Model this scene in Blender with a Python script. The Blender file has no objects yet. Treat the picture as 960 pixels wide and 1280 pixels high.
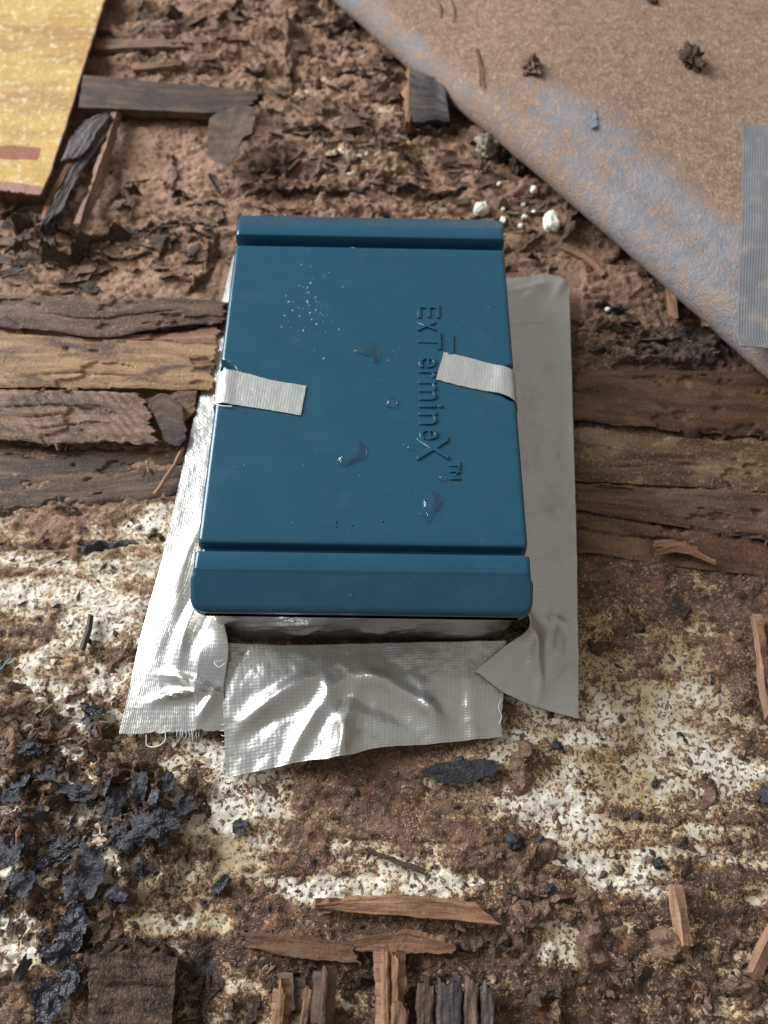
import bpy, bmesh, math, random
import numpy as np
from mathutils import Matrix, Vector, noise as mnoise

# ------------------------------------------------------------------ camera / light
S = 0.01                                    # everything below is written in centimetres
scene = bpy.context.scene
COL = scene.collection
CAM = np.array([0.4133, -15.3569, 21.163 + 4.0])
PITCH, YAW, ROLL = math.radians(26.2687), math.radians(-1.1592), math.radians(1.9212)
FPX = 961.0                                 # focal length in pixels of a 960 x 1280 picture
def _rot():
    c, s = math.cos(PITCH), math.sin(PITCH); rx = np.array([[1,0,0],[0,c,-s],[0,s,c]])
    c, s = math.cos(YAW), math.sin(YAW);     rz = np.array([[c,-s,0],[s,c,0],[0,0,1]])
    c, s = math.cos(ROLL), math.sin(ROLL);   rr = np.array([[c,-s,0],[s,c,0],[0,0,1]])
    return rz @ rx @ rr
MROT = _rot()
cam_data = bpy.data.cameras.new('camera')
cam = bpy.data.objects.new('camera', cam_data); COL.objects.link(cam)
cam_data.sensor_fit = 'VERTICAL'; cam_data.sensor_height = 24.0; cam_data.lens = 24.0*FPX/1280.0
cam_data.clip_start = 0.01; cam_data.clip_end = 50
m4 = Matrix.Identity(4)
for i in range(3):
    for j in range(3): m4[i][j] = MROT[i][j]
    m4[i][3] = CAM[i]*S
cam.matrix_world = m4
cam_data.dof.use_dof = True; cam_data.dof.focus_distance = 0.238; cam_data.dof.aperture_fstop = 7.5
scene.camera = cam

world = bpy.data.worlds.new('World'); scene.world = world; world.use_nodes = True
bg = world.node_tree.nodes['Background']
bg.inputs[0].default_value = (1.0, 0.985, 0.955, 1); bg.inputs[1].default_value = 0.37

def area(name, loc, target, sx, sy, power, col):
    d = bpy.data.lights.new(name, 'AREA'); d.shape = 'RECTANGLE'; d.size = sx; d.size_y = sy
    d.energy = power; d.color = col
    o = bpy.data.objects.new(name, d); COL.objects.link(o)
    o.location = loc
    o.rotation_euler = (Vector(target)-Vector(loc)).to_track_quat('-Z', 'Y').to_euler()
    return o
area('window_light', (-1.45, 0.72, 1.0), (0, 0.02, 0), 1.1, 1.2, 86, (0.88, 0.945, 1.0))

vs = scene.view_settings
vs.view_transform = 'Standard'; vs.look = 'None'; vs.exposure = 0.0; vs.gamma = 1.0; vs.use_curve_mapping = False
scene.render.engine = 'CYCLES'

# ------------------------------------------------------------------ helpers
random.seed(7); RNG = np.random.default_rng(11)
_perm = np.concatenate([np.random.default_rng(3).permutation(256)]*3)
def perlin(x, y, seed=0):
    x = np.asarray(x, float)+seed*17.31; y = np.asarray(y, float)+seed*9.77
    xi = np.floor(x).astype(int); yi = np.floor(y).astype(int); xf = x-xi; yf = y-yi
    u = xf*xf*xf*(xf*(xf*6-15)+10); v = yf*yf*yf*(yf*(yf*6-15)+10)
    xi &= 255; yi &= 255
    def g(ix, iy, dx, dy):
        h = _perm[_perm[ix & 255]+(iy & 255)]*(2*np.pi/256)
        return np.cos(h)*dx+np.sin(h)*dy
    a = g(xi, yi, xf, yf); b = g(xi+1, yi, xf-1, yf); c = g(xi, yi+1, xf, yf-1); d = g(xi+1, yi+1, xf-1, yf-1)
    return ((a+(b-a)*u)+((c+(d-c)*u)-(a+(b-a)*u))*v)*1.5
def fbm(x, y, seed=0, oct=4, gain=0.5):
    r = 0; a = 1.0; t = 0
    for o in range(oct):
        r = r+a*perlin(x*2**o, y*2**o, seed+o*5); t += a; a *= gain
    return r/t*1.4
def ridged(x, y, seed=0, oct=3):
    r = 0; a = 1.0; t = 0
    for o in range(oct):
        r = r+a*(1-np.abs(perlin(x*2**o, y*2**o, seed+o*5))*1.6); t += a; a *= 0.5
    return r/t
def sstep(a, b, x):
    t = np.clip((x-a)/(b-a), 0, 1); return t*t*(3-2*t)
def G(px, py, z=0.0):
    """the place on the height z (cm) that a spot of the photograph belongs to"""
    d = MROT @ np.array([(px-480)/FPX, -(py-640)/FPX, -1.0]); t = (z-CAM[2])/d[2]
    return CAM+t*d
def GP(pts, z=0.0):
    return np.array([G(p[0], p[1], p[2] if len(p) > 2 else z) for p in pts])

def tag(o, label=None, cat=None, group=None, kind=None):
    if label: o['label'] = label
    if cat: o['category'] = cat
    if group: o['group'] = group
    if kind: o['kind'] = kind
    return o
def make_obj(name, me, mat, parent=None):
    o = bpy.data.objects.new(name, me); COL.objects.link(o)
    if mat: me.materials.append(mat)
    if parent is not None: o.parent = parent
    return o
def quads_mesh(name, V, F, uv=None, attrs=None, smooth=True, sharp=None):
    V = np.asarray(V, np.float32)*S; F = np.asarray(F, np.int32)
    me = bpy.data.meshes.new(name); n = len(F)
    me.vertices.add(len(V)); me.vertices.foreach_set('co', V.ravel())
    me.loops.add(n*4); me.loops.foreach_set('vertex_index', F.ravel())
    me.polygons.add(n); me.polygons.foreach_set('loop_start', np.arange(n, dtype=np.int32)*4)
    me.polygons.foreach_set('loop_total', np.full(n, 4, np.int32))
    me.polygons.foreach_set('use_smooth', np.full(n, smooth, bool))
    if uv is not None:
        l = me.uv_layers.new(name='UVMap'); l.data.foreach_set('uv', np.asarray(uv, np.float32)[F.ravel()].ravel())
    if attrs:
        for k, a in attrs.items():
            at = me.attributes.new(k, 'FLOAT', 'POINT'); at.data.foreach_set('value', np.asarray(a, np.float32).ravel())
    me.update(calc_edges=True); me.validate()
    if sharp: me.set_sharp_from_angle(angle=math.radians(sharp))
    return me
def catmull(P, n):
    P = np.asarray(P, float)
    if len(P) == 2: 
        t = np.linspace(0, 1, n)[:, None]; return P[0]*(1-t)+P[1]*t
    seg = np.r_[0, np.cumsum(np.linalg.norm(np.diff(P, axis=0), axis=1)+1e-9)]; seg /= seg[-1]
    T = np.gradient(P, seg, axis=0)
    out = []
    for s in np.linspace(0, 1, n):
        i = min(max(np.searchsorted(seg, s, 'right')-1, 0), len(P)-2); h = seg[i+1]-seg[i]; t = (s-seg[i])/h
        out.append((2*t**3-3*t*t+1)*P[i]+(t**3-2*t*t+t)*h*T[i]+(-2*t**3+3*t*t)*P[i+1]+(t**3-t*t)*h*T[i+1])
    return np.array(out)
def polyline(P, n):
    P = np.asarray(P, float)
    seg = np.r_[0, np.cumsum(np.linalg.norm(np.diff(P, axis=0), axis=1)+1e-9)]; seg /= seg[-1]
    s = np.linspace(0, 1, n)
    return np.stack([np.interp(s, seg, P[:, k]) for k in range(3)], 1)
_sn = [0]
def sheet(name, curves, nu, nv, mat, thick, disp=None, jag_end=(0, 0), jag_side=(0, 0), parent=None, smooth_across=True,
          end_freq=6.0, side_freq=1.3, sharp=50, attrs=None, straight=False, under=None, ramp=None):
    """a solid sheet / board / splinter through a set of curves that run along its length"""
    _sn[0] += 1; sd = _sn[0]*3.17
    C = np.array([(polyline if straight else catmull)(c, nu) for c in curves])          # k, nu, 3
    if len(C) == 2: 
        t = np.linspace(0, 1, nv)[None, :, None]; P = C[0][:, None]*(1-t)+C[1][:, None]*t
    else:
        f = catmull if smooth_across else polyline
        P = np.array([f(C[:, i], nv) for i in range(nu)])
    du = np.linalg.norm(np.diff(P[:, nv//2], axis=0), axis=1); u = np.r_[0, np.cumsum(du)]
    dv = np.linalg.norm(np.diff(P[nu//2], axis=0), axis=1); v = np.r_[0, np.cumsum(dv)]
    U, Vv = np.meshgrid(u, v, indexing='ij'); s = np.linspace(0, 1, nu)[:, None]; t = np.linspace(0, 1, nv)[None, :]
    L, Wd = u[-1], v[-1]
    du_ = P[-1, nv//2]-P[0, nv//2]; du_ = du_/np.linalg.norm(du_)
    dv_ = P[nu//2, -1]-P[nu//2, 0]; dv_ = dv_/np.linalg.norm(dv_)
    if jag_end[0] or jag_end[1]:
        fa = (fbm(Vv*end_freq*0.35, Vv*0+sd, 3, 4, 0.7)*0.9+0.25*perlin(Vv*end_freq, Vv*0+sd, 4))
        fb = (fbm(Vv*end_freq*0.35, Vv*0+sd+8, 5, 4, 0.7)*0.9+0.25*perlin(Vv*end_freq, Vv*0+sd+3, 6))
        w0 = np.exp(-U/max(0.35, jag_end[0])); w1 = np.exp(-(L-U)/max(0.35, jag_end[1]))
        P = P+(jag_end[0]*fa*w0+jag_end[1]*fb*w1)[..., None]*du_
    if jag_side[0] or jag_side[1]:
        fa = fbm(U*side_freq, U*0+sd, 7, 4, 0.6); fb = fbm(U*side_freq, U*0+sd+5, 9, 4, 0.6)
        w0 = np.exp(-Vv/(0.3*Wd)); w1 = np.exp(-(Wd-Vv)/(0.3*Wd))
        P = P+(jag_side[0]*fa*w0+jag_side[1]*fb*w1)[..., None]*dv_
    if disp is not None: P = P+disp(P, U, Vv, s, t)
    gu = np.gradient(P, axis=0); gv = np.gradient(P, axis=1); N = np.cross(gu, gv); N /= np.linalg.norm(N, axis=2, keepdims=True)+1e-12
    if under is None:
        if N[..., 2].mean() < 0: N = -N; flip = True
        else: flip = False
        B = P-N*(thick if np.isscalar(thick) else np.asarray(thick)[..., None])
    else:
        flip = N[..., 2].mean() < 0
        B = P.copy(); B[..., 2] = under
    I = np.arange(nu*nv).reshape(nu, nv); a = I[:-1, :-1]; b = I[1:, :-1]; c = I[1:, 1:]; d = I[:-1, 1:]
    top = np.stack([a, b, c, d], -1).reshape(-1, 4); bot = top[:, ::-1]+nu*nv
    rim = np.r_[I[:, 0], I[-1, 1:], I[-2::-1, -1], I[0, -2:0:-1]]; r2 = np.roll(rim, -1)
    wall = np.stack([rim, rim+nu*nv, r2+nu*nv, r2], -1)
    F = np.r_[top, bot, wall]
    if flip: F = F[:, ::-1]
    V = np.r_[P.reshape(-1, 3), B.reshape(-1, 3)]
    uv = np.stack([U.ravel(), Vv.ravel()], 1); uv = np.r_[uv, uv+[0, 0.13]]
    at = None
    if attrs: at = {k: np.r_[fn(P, U, Vv, s, t).ravel()]*1.0 for k, fn in attrs.items()}; at = {k: np.r_[x, x] for k, x in at.items()}
    me = quads_mesh(name, V, F, uv, at, True, sharp)
    return make_obj(name, me, mat, parent)
def Zd(f):                                    # a displacement along z only
    return lambda P, U, V, s, t: np.stack([P[..., 0]*0, P[..., 0]*0, f(P, U, V, s, t)+P[..., 0]*0], -1)
def flake(name, c, rx, ry, rot, thick, mat, curl=0.0, tilt=(0, 0), rough=0.35, lift=0.05, seed=0, parent=None, bump=0.05, na=28, nr=6, pts=None):
    """thin broken flake with an uneven outline"""
    ang = np.linspace(0, 2*np.pi, na, endpoint=False)
    if pts is None:
        rad = 1+rough*fbm(np.cos(ang)*1.1+seed, np.sin(ang)*1.1, seed, 4, 0.65)
        out = np.stack([np.cos(ang)*rx*rad, np.sin(ang)*ry*rad], 1)
    else:
        pp = np.asarray(pts, float); pp = np.r_[pp, pp[:1]]
        q = polyline(np.c_[pp, np.zeros(len(pp))], na+1)[:-1, :2]
        out = q+rough*np.stack([fbm(ang*3+seed, ang*0, seed, 3, .6), fbm(ang*3+seed, ang*0+4, seed, 3, .6)], 1)
    V = []; 
    for k in range(nr+1):
        r = k/nr
        V.append(out*r if k else out*0)
    P = np.array(V).reshape(-1, 2)
    x, y = P[:, 0], P[:, 1]; rr = np.repeat(np.arange(nr+1)/nr, na)
    z = curl*(rr**2)*max(rx, ry)+bump*fbm(x*2.2+seed, y*2.2, seed+2, 3)+x*tilt[0]+y*tilt[1]
    top = np.stack([x, y, z], 1); bot = top.copy(); bot[:, 2] -= thick*(0.6+0.4*(1-rr)); bot[:, :2] *= 0.93
    zz = np.r_[top, bot]; zz[:, 2] += lift-zz[:, 2].min()
    cr, sr = math.cos(rot), math.sin(rot)
    zz[:, :2] = zz[:, :2] @ np.array([[cr, sr], [-sr, cr]])
    V = zz+np.asarray(c)
    n = len(top); I = np.arange(n).reshape(nr+1, na); J = np.roll(I, -1, 1)
    q = np.stack([I[:-1], I[1:], J[1:], J[:-1]], -1).reshape(-1, 4)
    w = np.stack([I[-1], I[-1]+n, J[-1]+n, J[-1]], -1)
    F = np.r_[q, q[:, ::-1]+n, w]
    uv = np.r_[P, P]
    me = quads_mesh(name, V, F, uv, None, True, 45)
    return make_obj(name, me, mat, parent)
def clod(name, c, size, mat, seed=0, amp=0.45, freq=1.2, rot=0, sub=4, parent=None, sink=0.25, smooth=True, boxy=0):
    bm = bmesh.new(); bmesh.ops.create_icosphere(bm, subdivisions=sub, radius=1)
    cr, sr = math.cos(rot), math.sin(rot)
    for v in bm.verts:
        p = v.co.copy(); q = p*freq+Vector((seed*3.1, seed*1.7, seed*0.9))
        d = 1+amp*(mnoise.fractal(q, 1.0, 2.0, 4)-0.5*abs(mnoise.noise(q*2.3)))
        if boxy: p = Vector([math.copysign(abs(q_)**boxy, q_) for q_ in p])*0.85
        p = Vector((p.x*d*size[0], p.y*d*size[1], p.z*d*size[2]))
        v.co = Vector((p.x*cr-p.y*sr+c[0], p.x*sr+p.y*cr+c[1], p.z+c[2]+size[2]*(1-2*sink)))*S
    for f in bm.faces: f.smooth = smooth
    me = bpy.data.meshes.new(name); bm.to_mesh(me); bm.free()
    return make_obj(name, me, mat, parent)

# ------------------------------------------------------------------ materials
class NT:
    def __init__(s, name):
        s.m = bpy.data.materials.new(name); s.m.use_nodes = True; s.t = s.m.node_tree; s.n = s.t.nodes
        s.b = s.n['Principled BSDF']; s.out = s.n['Material Output']
    def node(s, ty, **kw):
        n = s.n.new(ty)
        for k, v in kw.items():
            if k in n.inputs.keys() if isinstance(k, str) else False: n.inputs[k].default_value = v
            else: setattr(n, k, v)
        return n
    def ln(s, a, b): s.t.links.new(a, b)
    def setin(s, inp, v):
        if hasattr(v, 'links') or isinstance(v, bpy.types.NodeSocket): s.ln(v, inp)
        else: inp.default_value = v
    def math(s, op, a, b=0.0, clamp=False):
        n = s.n.new('ShaderNodeMath'); n.operation = op; n.use_clamp = clamp
        s.setin(n.inputs[0], a); s.setin(n.inputs[1], b); return n.outputs[0]
    def mix(s, f, a, b):
        n = s.n.new('ShaderNodeMix'); n.data_type = 'RGBA'
        s.setin(n.inputs[0], f)
        for i, v in ((6, a), (7, b)):
            if isinstance(v, tuple): n.inputs[i].default_value = (*v[:3], 1)
            else: s.ln(v, n.inputs[i])
        return n.outputs[2]
    def pos(s, scale=100.0, sc=(1, 1, 1)):
        g = s.n.new('ShaderNodeNewGeometry'); m = s.n.new('ShaderNodeMapping')
        m.inputs['Scale'].default_value = tuple(scale*x for x in sc); s.ln(g.outputs['Position'], m.inputs['Vector']); return m.outputs[0]
    def uv(s, sc=(1, 1, 1), off=(0, 0, 0)):
        g = s.n.new('ShaderNodeUVMap'); m = s.n.new('ShaderNodeMapping')
        m.inputs['Scale'].default_value = sc; m.inputs['Location'].default_value = off; s.ln(g.outputs[0], m.inputs['Vector']); return m.outputs[0]
    def noise(s, vec, scale, detail=4, rough=0.6, dist=0.0, out=0):
        n = s.n.new('ShaderNodeTexNoise'); n.inputs['Scale'].default_value = scale; n.inputs['Detail'].default_value = detail
        n.inputs['Roughness'].default_value = rough; n.inputs['Distortion'].default_value = dist; s.ln(vec, n.inputs['Vector']); return n.outputs[out]
    def ramp(s, v, a, b, lo=0.0, hi=1.0):
        n = s.n.new('ShaderNodeMapRange'); n.interpolation_type = 'SMOOTHSTEP'
        s.setin(n.inputs[0], v); s.setin(n.inputs[1], a); s.setin(n.inputs[2], b); n.inputs[3].default_value = lo; n.inputs[4].default_value = hi
        return n.outputs[0]
    def attr(s, name):
        n = s.n.new('ShaderNodeAttribute'); n.attribute_name = name; return n.outputs['Fac']
    def bump(s, h, dist, strength=1.0, prev=None):
        n = s.n.new('ShaderNodeBump'); n.inputs['Distance'].default_value = dist; n.inputs['Strength'].default_value = strength
        s.ln(h, n.inputs['Height'])
        if prev is not None: s.ln(prev, n.inputs['Normal'])
        return n.outputs[0]
    def rnd(s):
        return s.n.new('ShaderNodeObjectInfo').outputs['Random']
    def fin(s, col, rough, nrm=None, spec=None, metal=None):
        s.setin(s.b.inputs['Base Color'], (*col, 1) if isinstance(col, tuple) else col); s.setin(s.b.inputs['Roughness'], rough)
        if nrm is not None: s.ln(nrm, s.b.inputs['Normal'])
        if spec is not None: s.b.inputs['Specular IOR Level'].default_value = spec
        if metal is not None: s.setin(s.b.inputs['Metallic'], metal)
        return s.m

def mat_ground():
    k = NT('eaten_board_ground'); p = k.pos()
    ps = k.pos(100, (0.35, 1, 1))
    n1 = k.noise(p, 0.9, 5); n4 = k.noise(p, 3.2, 4, 0.62, 0.3); n10 = k.noise(p, 8.5, 3, 0.6, 0.4); n25 = k.noise(p, 22, 2, 0.6)
    st = k.noise(ps, 1.6, 5, 0.65)
    w = k.attr('wht'); dk = k.attr('drk'); tn = k.attr('tan'); ye = k.attr('yel')
    n6 = k.noise(p, 7.0, 1.5, 0.5, 0.15); n3 = k.noise(k.pos(100, (1, 1.3, 1)), 2.6, 3, 0.55, 0.5)
    v = k.math('ADD', w, k.math('MULTIPLY', k.math('SUBTRACT', n4, 0.5), 0.8))
    vsoft = v
    v = k.math('ADD', v, k.math('MULTIPLY', k.math('SUBTRACT', n10, 0.5), 0.75))
    wm = k.ramp(v, 0.47, 0.535)
    thr = k.math('ADD', 0.475, k.math('MULTIPLY', w, 0.13))
    fd_ = k.math('SUBTRACT', k.math('ADD', n6, k.math('MULTIPLY', k.math('SUBTRACT', n10, 0.5), 0.25)), thr); fleck = k.ramp(fd_, 0.0, 0.035); halo = k.ramp(fd_, -0.075, 0.0); fleck2 = k.ramp(n3, 0.66, 0.69)
    wm = k.math('MULTIPLY', wm, k.math('SUBTRACT', 1.0, k.math('MULTIPLY', k.math('MAXIMUM', fleck, fleck2), 0.9)))
    # browns
    tv = k.math('ADD', tn, k.math('MULTIPLY', k.math('SUBTRACT', st, 0.5), 1.1), clamp=True)
    brown = k.mix(tv, (0.042, 0.018, 0.011), (0.31, 0.178, 0.110))
    brown = k.mix(k.math('MULTIPLY', k.ramp(n10, 0.52, 0.72), k.math('ADD', 0.25, k.math('MULTIPLY', tn, 0.55))), brown, (0.43, 0.275, 0.185))
    brown = k.mix(k.math('MULTIPLY', k.ramp(n25, 0.58, 0.68), 0.75), brown, (0.05, 0.027, 0.018))
    brown = k.mix(k.math('MULTIPLY', k.ramp(n25, 0.38, 0.30), 0.5), brown, (0.60, 0.49, 0.40))
    brown = k.mix(k.math('MULTIPLY', k.ramp(n1, 0.5, 0.66), 0.6), brown, (0.105, 0.042, 0.022))
    brown = k.mix(k.math('MULTIPLY', k.ramp(n3, 0.56, 0.68), k.math('SUBTRACT', 0.75, k.math('MULTIPLY', tn, 0.6))), brown, (0.24, 0.105, 0.045))
    n9 = k.noise(p, 10.5, 3, 0.65, 0.2)
    brown = k.mix(k.math('MULTIPLY', k.ramp(k.math('ADD', n9, k.math('ADD', k.math('MULTIPLY', w, 0.22), k.math('MULTIPLY', n1, 0.25))), 0.78, 0.86), 0.7), brown, (0.50, 0.37, 0.23))
    brown = k.mix(k.math('MULTIPLY', k.ramp(k.math('ADD', n3, k.math('MULTIPLY', tn, 0.15)), 0.52, 0.42), 0.6), brown, (0.045, 0.024, 0.017))
    # pale crust
    yv = k.math('ADD', ye, k.math('MULTIPLY', k.math('SUBTRACT', n1, 0.5), 1.1), clamp=True)
    pale = k.mix(k.ramp(yv, 0.2, 0.9), (0.70, 0.65, 0.55), (0.38, 0.30, 0.165))
    pale = k.mix(k.math('MULTIPLY', k.ramp(n4, 0.48, 0.66), 0.5), pale, (0.47, 0.40, 0.30))
    pale = k.mix(k.math('MULTIPLY', k.ramp(n3, 0.54, 0.64), 0.5), pale, (0.36, 0.25, 0.14))
    pale = k.mix(k.ramp(vsoft, 0.72, 0.50), pale, k.mix(k.ramp(n4, 0.4, 0.6), (0.52, 0.40, 0.23), (0.30, 0.165, 0.075)))
    pale = k.mix(k.math('MULTIPLY', halo, k.ramp(n1, 0.38, 0.58, 0.15, 0.65)), pale, (0.40, 0.235, 0.095))
    col = k.mix(wm, brown, pale)
    dv = k.math('ADD', dk, k.math('MULTIPLY', k.math('SUBTRACT', n4, 0.5), 1.3))
    dm = k.ramp(dv, 0.52, 0.68)
    col = k.mix(k.math('MULTIPLY', dm, 0.9), col, (0.028, 0.022, 0.02))
    h = k.math('ADD', k.math('MULTIPLY', n10, 0.7), k.math('MULTIPLY', n25, 0.35))
    h = k.math('ADD', h, k.math('MULTIPLY', n4, k.math('SUBTRACT', 0.85, k.math('MULTIPLY', tn, 0.7))))
    h = k.math('SUBTRACT', h, k.math('MULTIPLY', wm, 0.5))
    h = k.math('MULTIPLY', h, k.math('SUBTRACT', 1.0, k.math('ADD', k.math('MULTIPLY', k.ramp(w, 0.42, 0.6), 0.68), k.math('MULTIPLY', k.ramp(tn, 0.7, 0.95), 0.3))))
    nr = k.bump(h, 0.0014, 0.9)
    r = k.math('SUBTRACT', 0.80, k.math('ADD', k.math('MULTIPLY', dm, 0.40), k.math('MULTIPLY', k.ramp(n1, 0.5, 0.68), 0.2)))
    return k.fin(col, r, nr, 0.35)
def mat_wood(name, c0, c1, c2, grain=1.0, stain=0.5, white=0.0, rough=0.7, char=None, bumpd=0.0009, across=5.0):
    k = NT(name); r = k.rnd()
    off = k.n.new('ShaderNodeCombineXYZ'); k.ln(k.math('MULTIPLY', r, 37.0), off.inputs[0]); k.ln(k.math('MULTIPLY', r, 91.0), off.inputs[1])
    def shift(vec):
        a = k.n.new('ShaderNodeVectorMath'); k.ln(vec, a.inputs[0]); k.ln(off.outputs[0], a.inputs[1]); return a.outputs[0]
    g = k.noise(shift(k.uv((0.35*grain, across*grain, 1))), 1.0, 5, 0.6, 0.35)
    gf = k.noise(shift(k.uv((1.2*grain, 16*grain, 1))), 1.0, 3, 0.6, 0.1)
    b = k.noise(shift(k.uv((0.45, 0.9, 1))), 1.0, 5, 0.62, 0.5)
    sp = k.noise(shift(k.uv((1, 1, 1))), 9.0, 3, 0.6)
    col = k.mix(k.ramp(g, 0.32, 0.66), c0, c1)
    col = k.mix(k.math('MULTIPLY', k.ramp(b, 0.46, 0.64), stain), col, c2)
    col = k.mix(k.math('MULTIPLY', k.ramp(gf, 0.56, 0.72), 0.28), col, tuple(x*0.3 for x in c0))
    if char is not None: col = k.mix(k.ramp(b, 0.50, 0.42), col, char)
    if white: col = k.mix(k.math('MULTIPLY', k.ramp(sp, 0.56, 0.68), white), col, (0.55, 0.47, 0.36))
    col = k.mix(k.math('MULTIPLY', k.ramp(sp, 0.42, 0.33), 0.5), col, tuple(x*0.35 for x in c0))
    hv = k.n.new('ShaderNodeHueSaturation'); k.ln(k.math('ADD', 0.62, k.math('MULTIPLY', r, 0.6)), hv.inputs['Value']); k.ln(col, hv.inputs['Color']); hv.inputs['Saturation'].default_value = 1.03; col = hv.outputs[0]
    h = k.math('ADD', k.math('MULTIPLY', g, 0.8), k.math('ADD', k.math('MULTIPLY', gf, 0.4), k.math('MULTIPLY', sp, 0.5)))
    return k.fin(col, rough, k.bump(h, bumpd, 0.8), 0.35)
def mat_mud(name, c0, c1, c2, rough=0.85, sc=1.0, bumpd=0.0016):
    k = NT(name); p = k.pos()
    a = k.noise(p, 1.7*sc, 5, 0.65, 0.3); f = k.noise(p, 9*sc, 3, 0.6); vf = k.noise(p, 24*sc, 2, 0.6)
    col = k.mix(k.ramp(a, 0.36, 0.64), c0, c1); col = k.mix(k.math('MULTIPLY', k.ramp(f, 0.52, 0.7), 0.8), col, c2)
    col = k.mix(k.math('MULTIPLY', k.ramp(vf, 0.60, 0.68), 0.6), col, tuple(min(0.8, x*1.5) for x in c2)); col = k.mix(k.math('MULTIPLY', k.ramp(vf, 0.42, 0.34), 0.6 if c0[0] < 0.5 else 0.08), col, tuple(x*0.5 for x in c0))
    h = k.math('ADD', k.math('MULTIPLY', a, 0.8), k.math('ADD', k.math('MULTIPLY', f, 0.8), k.math('MULTIPLY', vf, 0.5)))
    return k.fin(col, rough, k.bump(h, bumpd*1.2, 0.9), 0.35)
def mat_tape(name, base=(0.57, 0.55, 0.505), metal=0.8, rough=0.31, weave=0.000022, per=7.0, dirt=0.25):
    k = NT(name)
    def wave(dirn, sc):
        w = k.n.new('ShaderNodeTexWave'); w.wave_type = 'BANDS'; w.bands_direction = dirn; w.inputs['Scale'].default_value = sc
        w.inputs['Distortion'].default_value = 0.6; w.inputs['Detail'].default_value = 1.0; w.inputs['Detail Scale'].default_value = 0.6
        k.ln(k.uv(), w.inputs['Vector']); return w.outputs['Fac']
    a = wave('X', per/6.2832*2.0); b = wave('Y', per/6.2832*3.1)
    h = k.math('ADD', k.math('MULTIPLY', a, 0.8), k.math('MULTIPLY', b, 1.0))
    n = k.noise(k.uv(), 0.8, 4, 0.6); nf = k.noise(k.uv(), 6.0, 4, 0.65)
    n1 = k.bump(h, weave, 0.8); n2 = k.bump(nf, 0.00035, 0.35, n1)
    col = k.mix(k.ramp(n, 0.42, 0.7, 0, dirt), base, (0.40, 0.36, 0.29))
    col = k.mix(k.math('MULTIPLY', k.ramp(nf, 0.66, 0.74), 0.35), col, (0.30, 0.25, 0.2))
    col = k.mix(k.math('MULTIPLY', k.ramp(h, 0.3, 1.2), 0.22), col, tuple(x*0.45 for x in base))  # shading of the woven threads put into the colour
    r = k.math('ADD', rough, k.math('MULTIPLY', k.math('SUBTRACT', n, 0.5), 0.22))
    return k.fin(col, r, n2, 0.5, metal)
def mat_plastic():
    k = NT('blue_plastic'); p = k.pos()
    n = k.noise(p, 0.5, 4, 0.6); f = k.noise(p, 26, 3, 0.6); sc = k.noise(k.pos(100, (0.15, 1, 1)), 5.0, 4, 0.7)
    col = k.mix(k.ramp(n, 0.35, 0.7), (0.008, 0.060, 0.098), (0.010, 0.065, 0.105))
    col = k.mix(k.math('MULTIPLY', k.ramp(sc, 0.60, 0.8), 0.16), col, (0.16, 0.27, 0.36))
    du = k.noise(p, 38, 2, 0.6); du2 = k.noise(p, 0.9, 4, 0.6, 0.0)
    col = k.mix(k.math('MULTIPLY', k.ramp(du, 0.69, 0.74), k.ramp(du2, 0.45, 0.7, 0.1, 0.7)), col, (0.30, 0.38, 0.42))
    col = k.mix(k.math('MULTIPLY', k.ramp(du2, 0.50, 0.80), 0.025), col, (0.25, 0.32, 0.36))
    r = k.math('ADD', 0.22, k.math('MULTIPLY', k.math('SUBTRACT', du2, 0.5), 0.14))
    return k.fin(col, r, k.bump(f, 0.00006, 0.5), 0.5)
M = {}
M['ground'] = mat_ground()
M['plank_dark'] = mat_wood('dark_weathered_wood', (0.045, 0.021, 0.013), (0.115, 0.060, 0.037), (0.17, 0.105, 0.066), white=0.2, stain=0.55, across=3)
M['plank_tan'] = mat_wood('ochre_weathered_wood', (0.16, 0.085, 0.04), (0.30, 0.185, 0.092), (0.06, 0.031, 0.022), white=0.25, stain=0.9, across=2.5)
M['plank_grey'] = mat_wood('grey_ribbed_wood', (0.10, 0.054, 0.033), (0.215, 0.130, 0.083), (0.05, 0.032, 0.025), white=0.25, stain=0.8, across=3)
M['plank_brown'] = mat_wood('brown_board_wood', (0.045, 0.020, 0.011), (0.105, 0.049, 0.026), (0.20, 0.115, 0.052), white=0.1, stain=0.45, across=2.2, rough=0.55)
M['plank_ochre'] = mat_wood('worn_board_wood', (0.055, 0.026, 0.014), (0.14, 0.075, 0.038), (0.30, 0.205, 0.105), white=0.35, stain=0.7, across=2.2, rough=0.6)
M['chip_dark'] = mat_wood('charred_chip_wood', (0.045, 0.036, 0.034), (0.13, 0.095, 0.078), (0.03, 0.03, 0.035), stain=0.6, rough=0.6)
M['chip_brown'] = mat_wood('brown_chip_wood', (0.07, 0.04, 0.026), (0.155, 0.094, 0.062), (0.04, 0.034, 0.036), stain=0.75)
M['chip_red'] = mat_wood('red_brown_chip_wood', (0.06, 0.035, 0.023), (0.12, 0.074, 0.05), (0.035, 0.028, 0.028), stain=0.6, across=1.5)
M['raw_wood'] = mat_wood('raw_orange_wood', (0.165, 0.080, 0.045), (0.29, 0.155, 0.090), (0.095, 0.048, 0.030), stain=0.5)
M['stick'] = mat_wood('dry_stick_wood', (0.19, 0.10, 0.06), (0.34, 0.20, 0.125), (0.10, 0.06, 0.04), stain=0.5)
M['black_flake'] = mat_mud('black_crust', (0.018, 0.018, 0.022), (0.05, 0.048, 0.055), (0.075, 0.068, 0.072), 0.33, 1.0, 0.0008)
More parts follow.
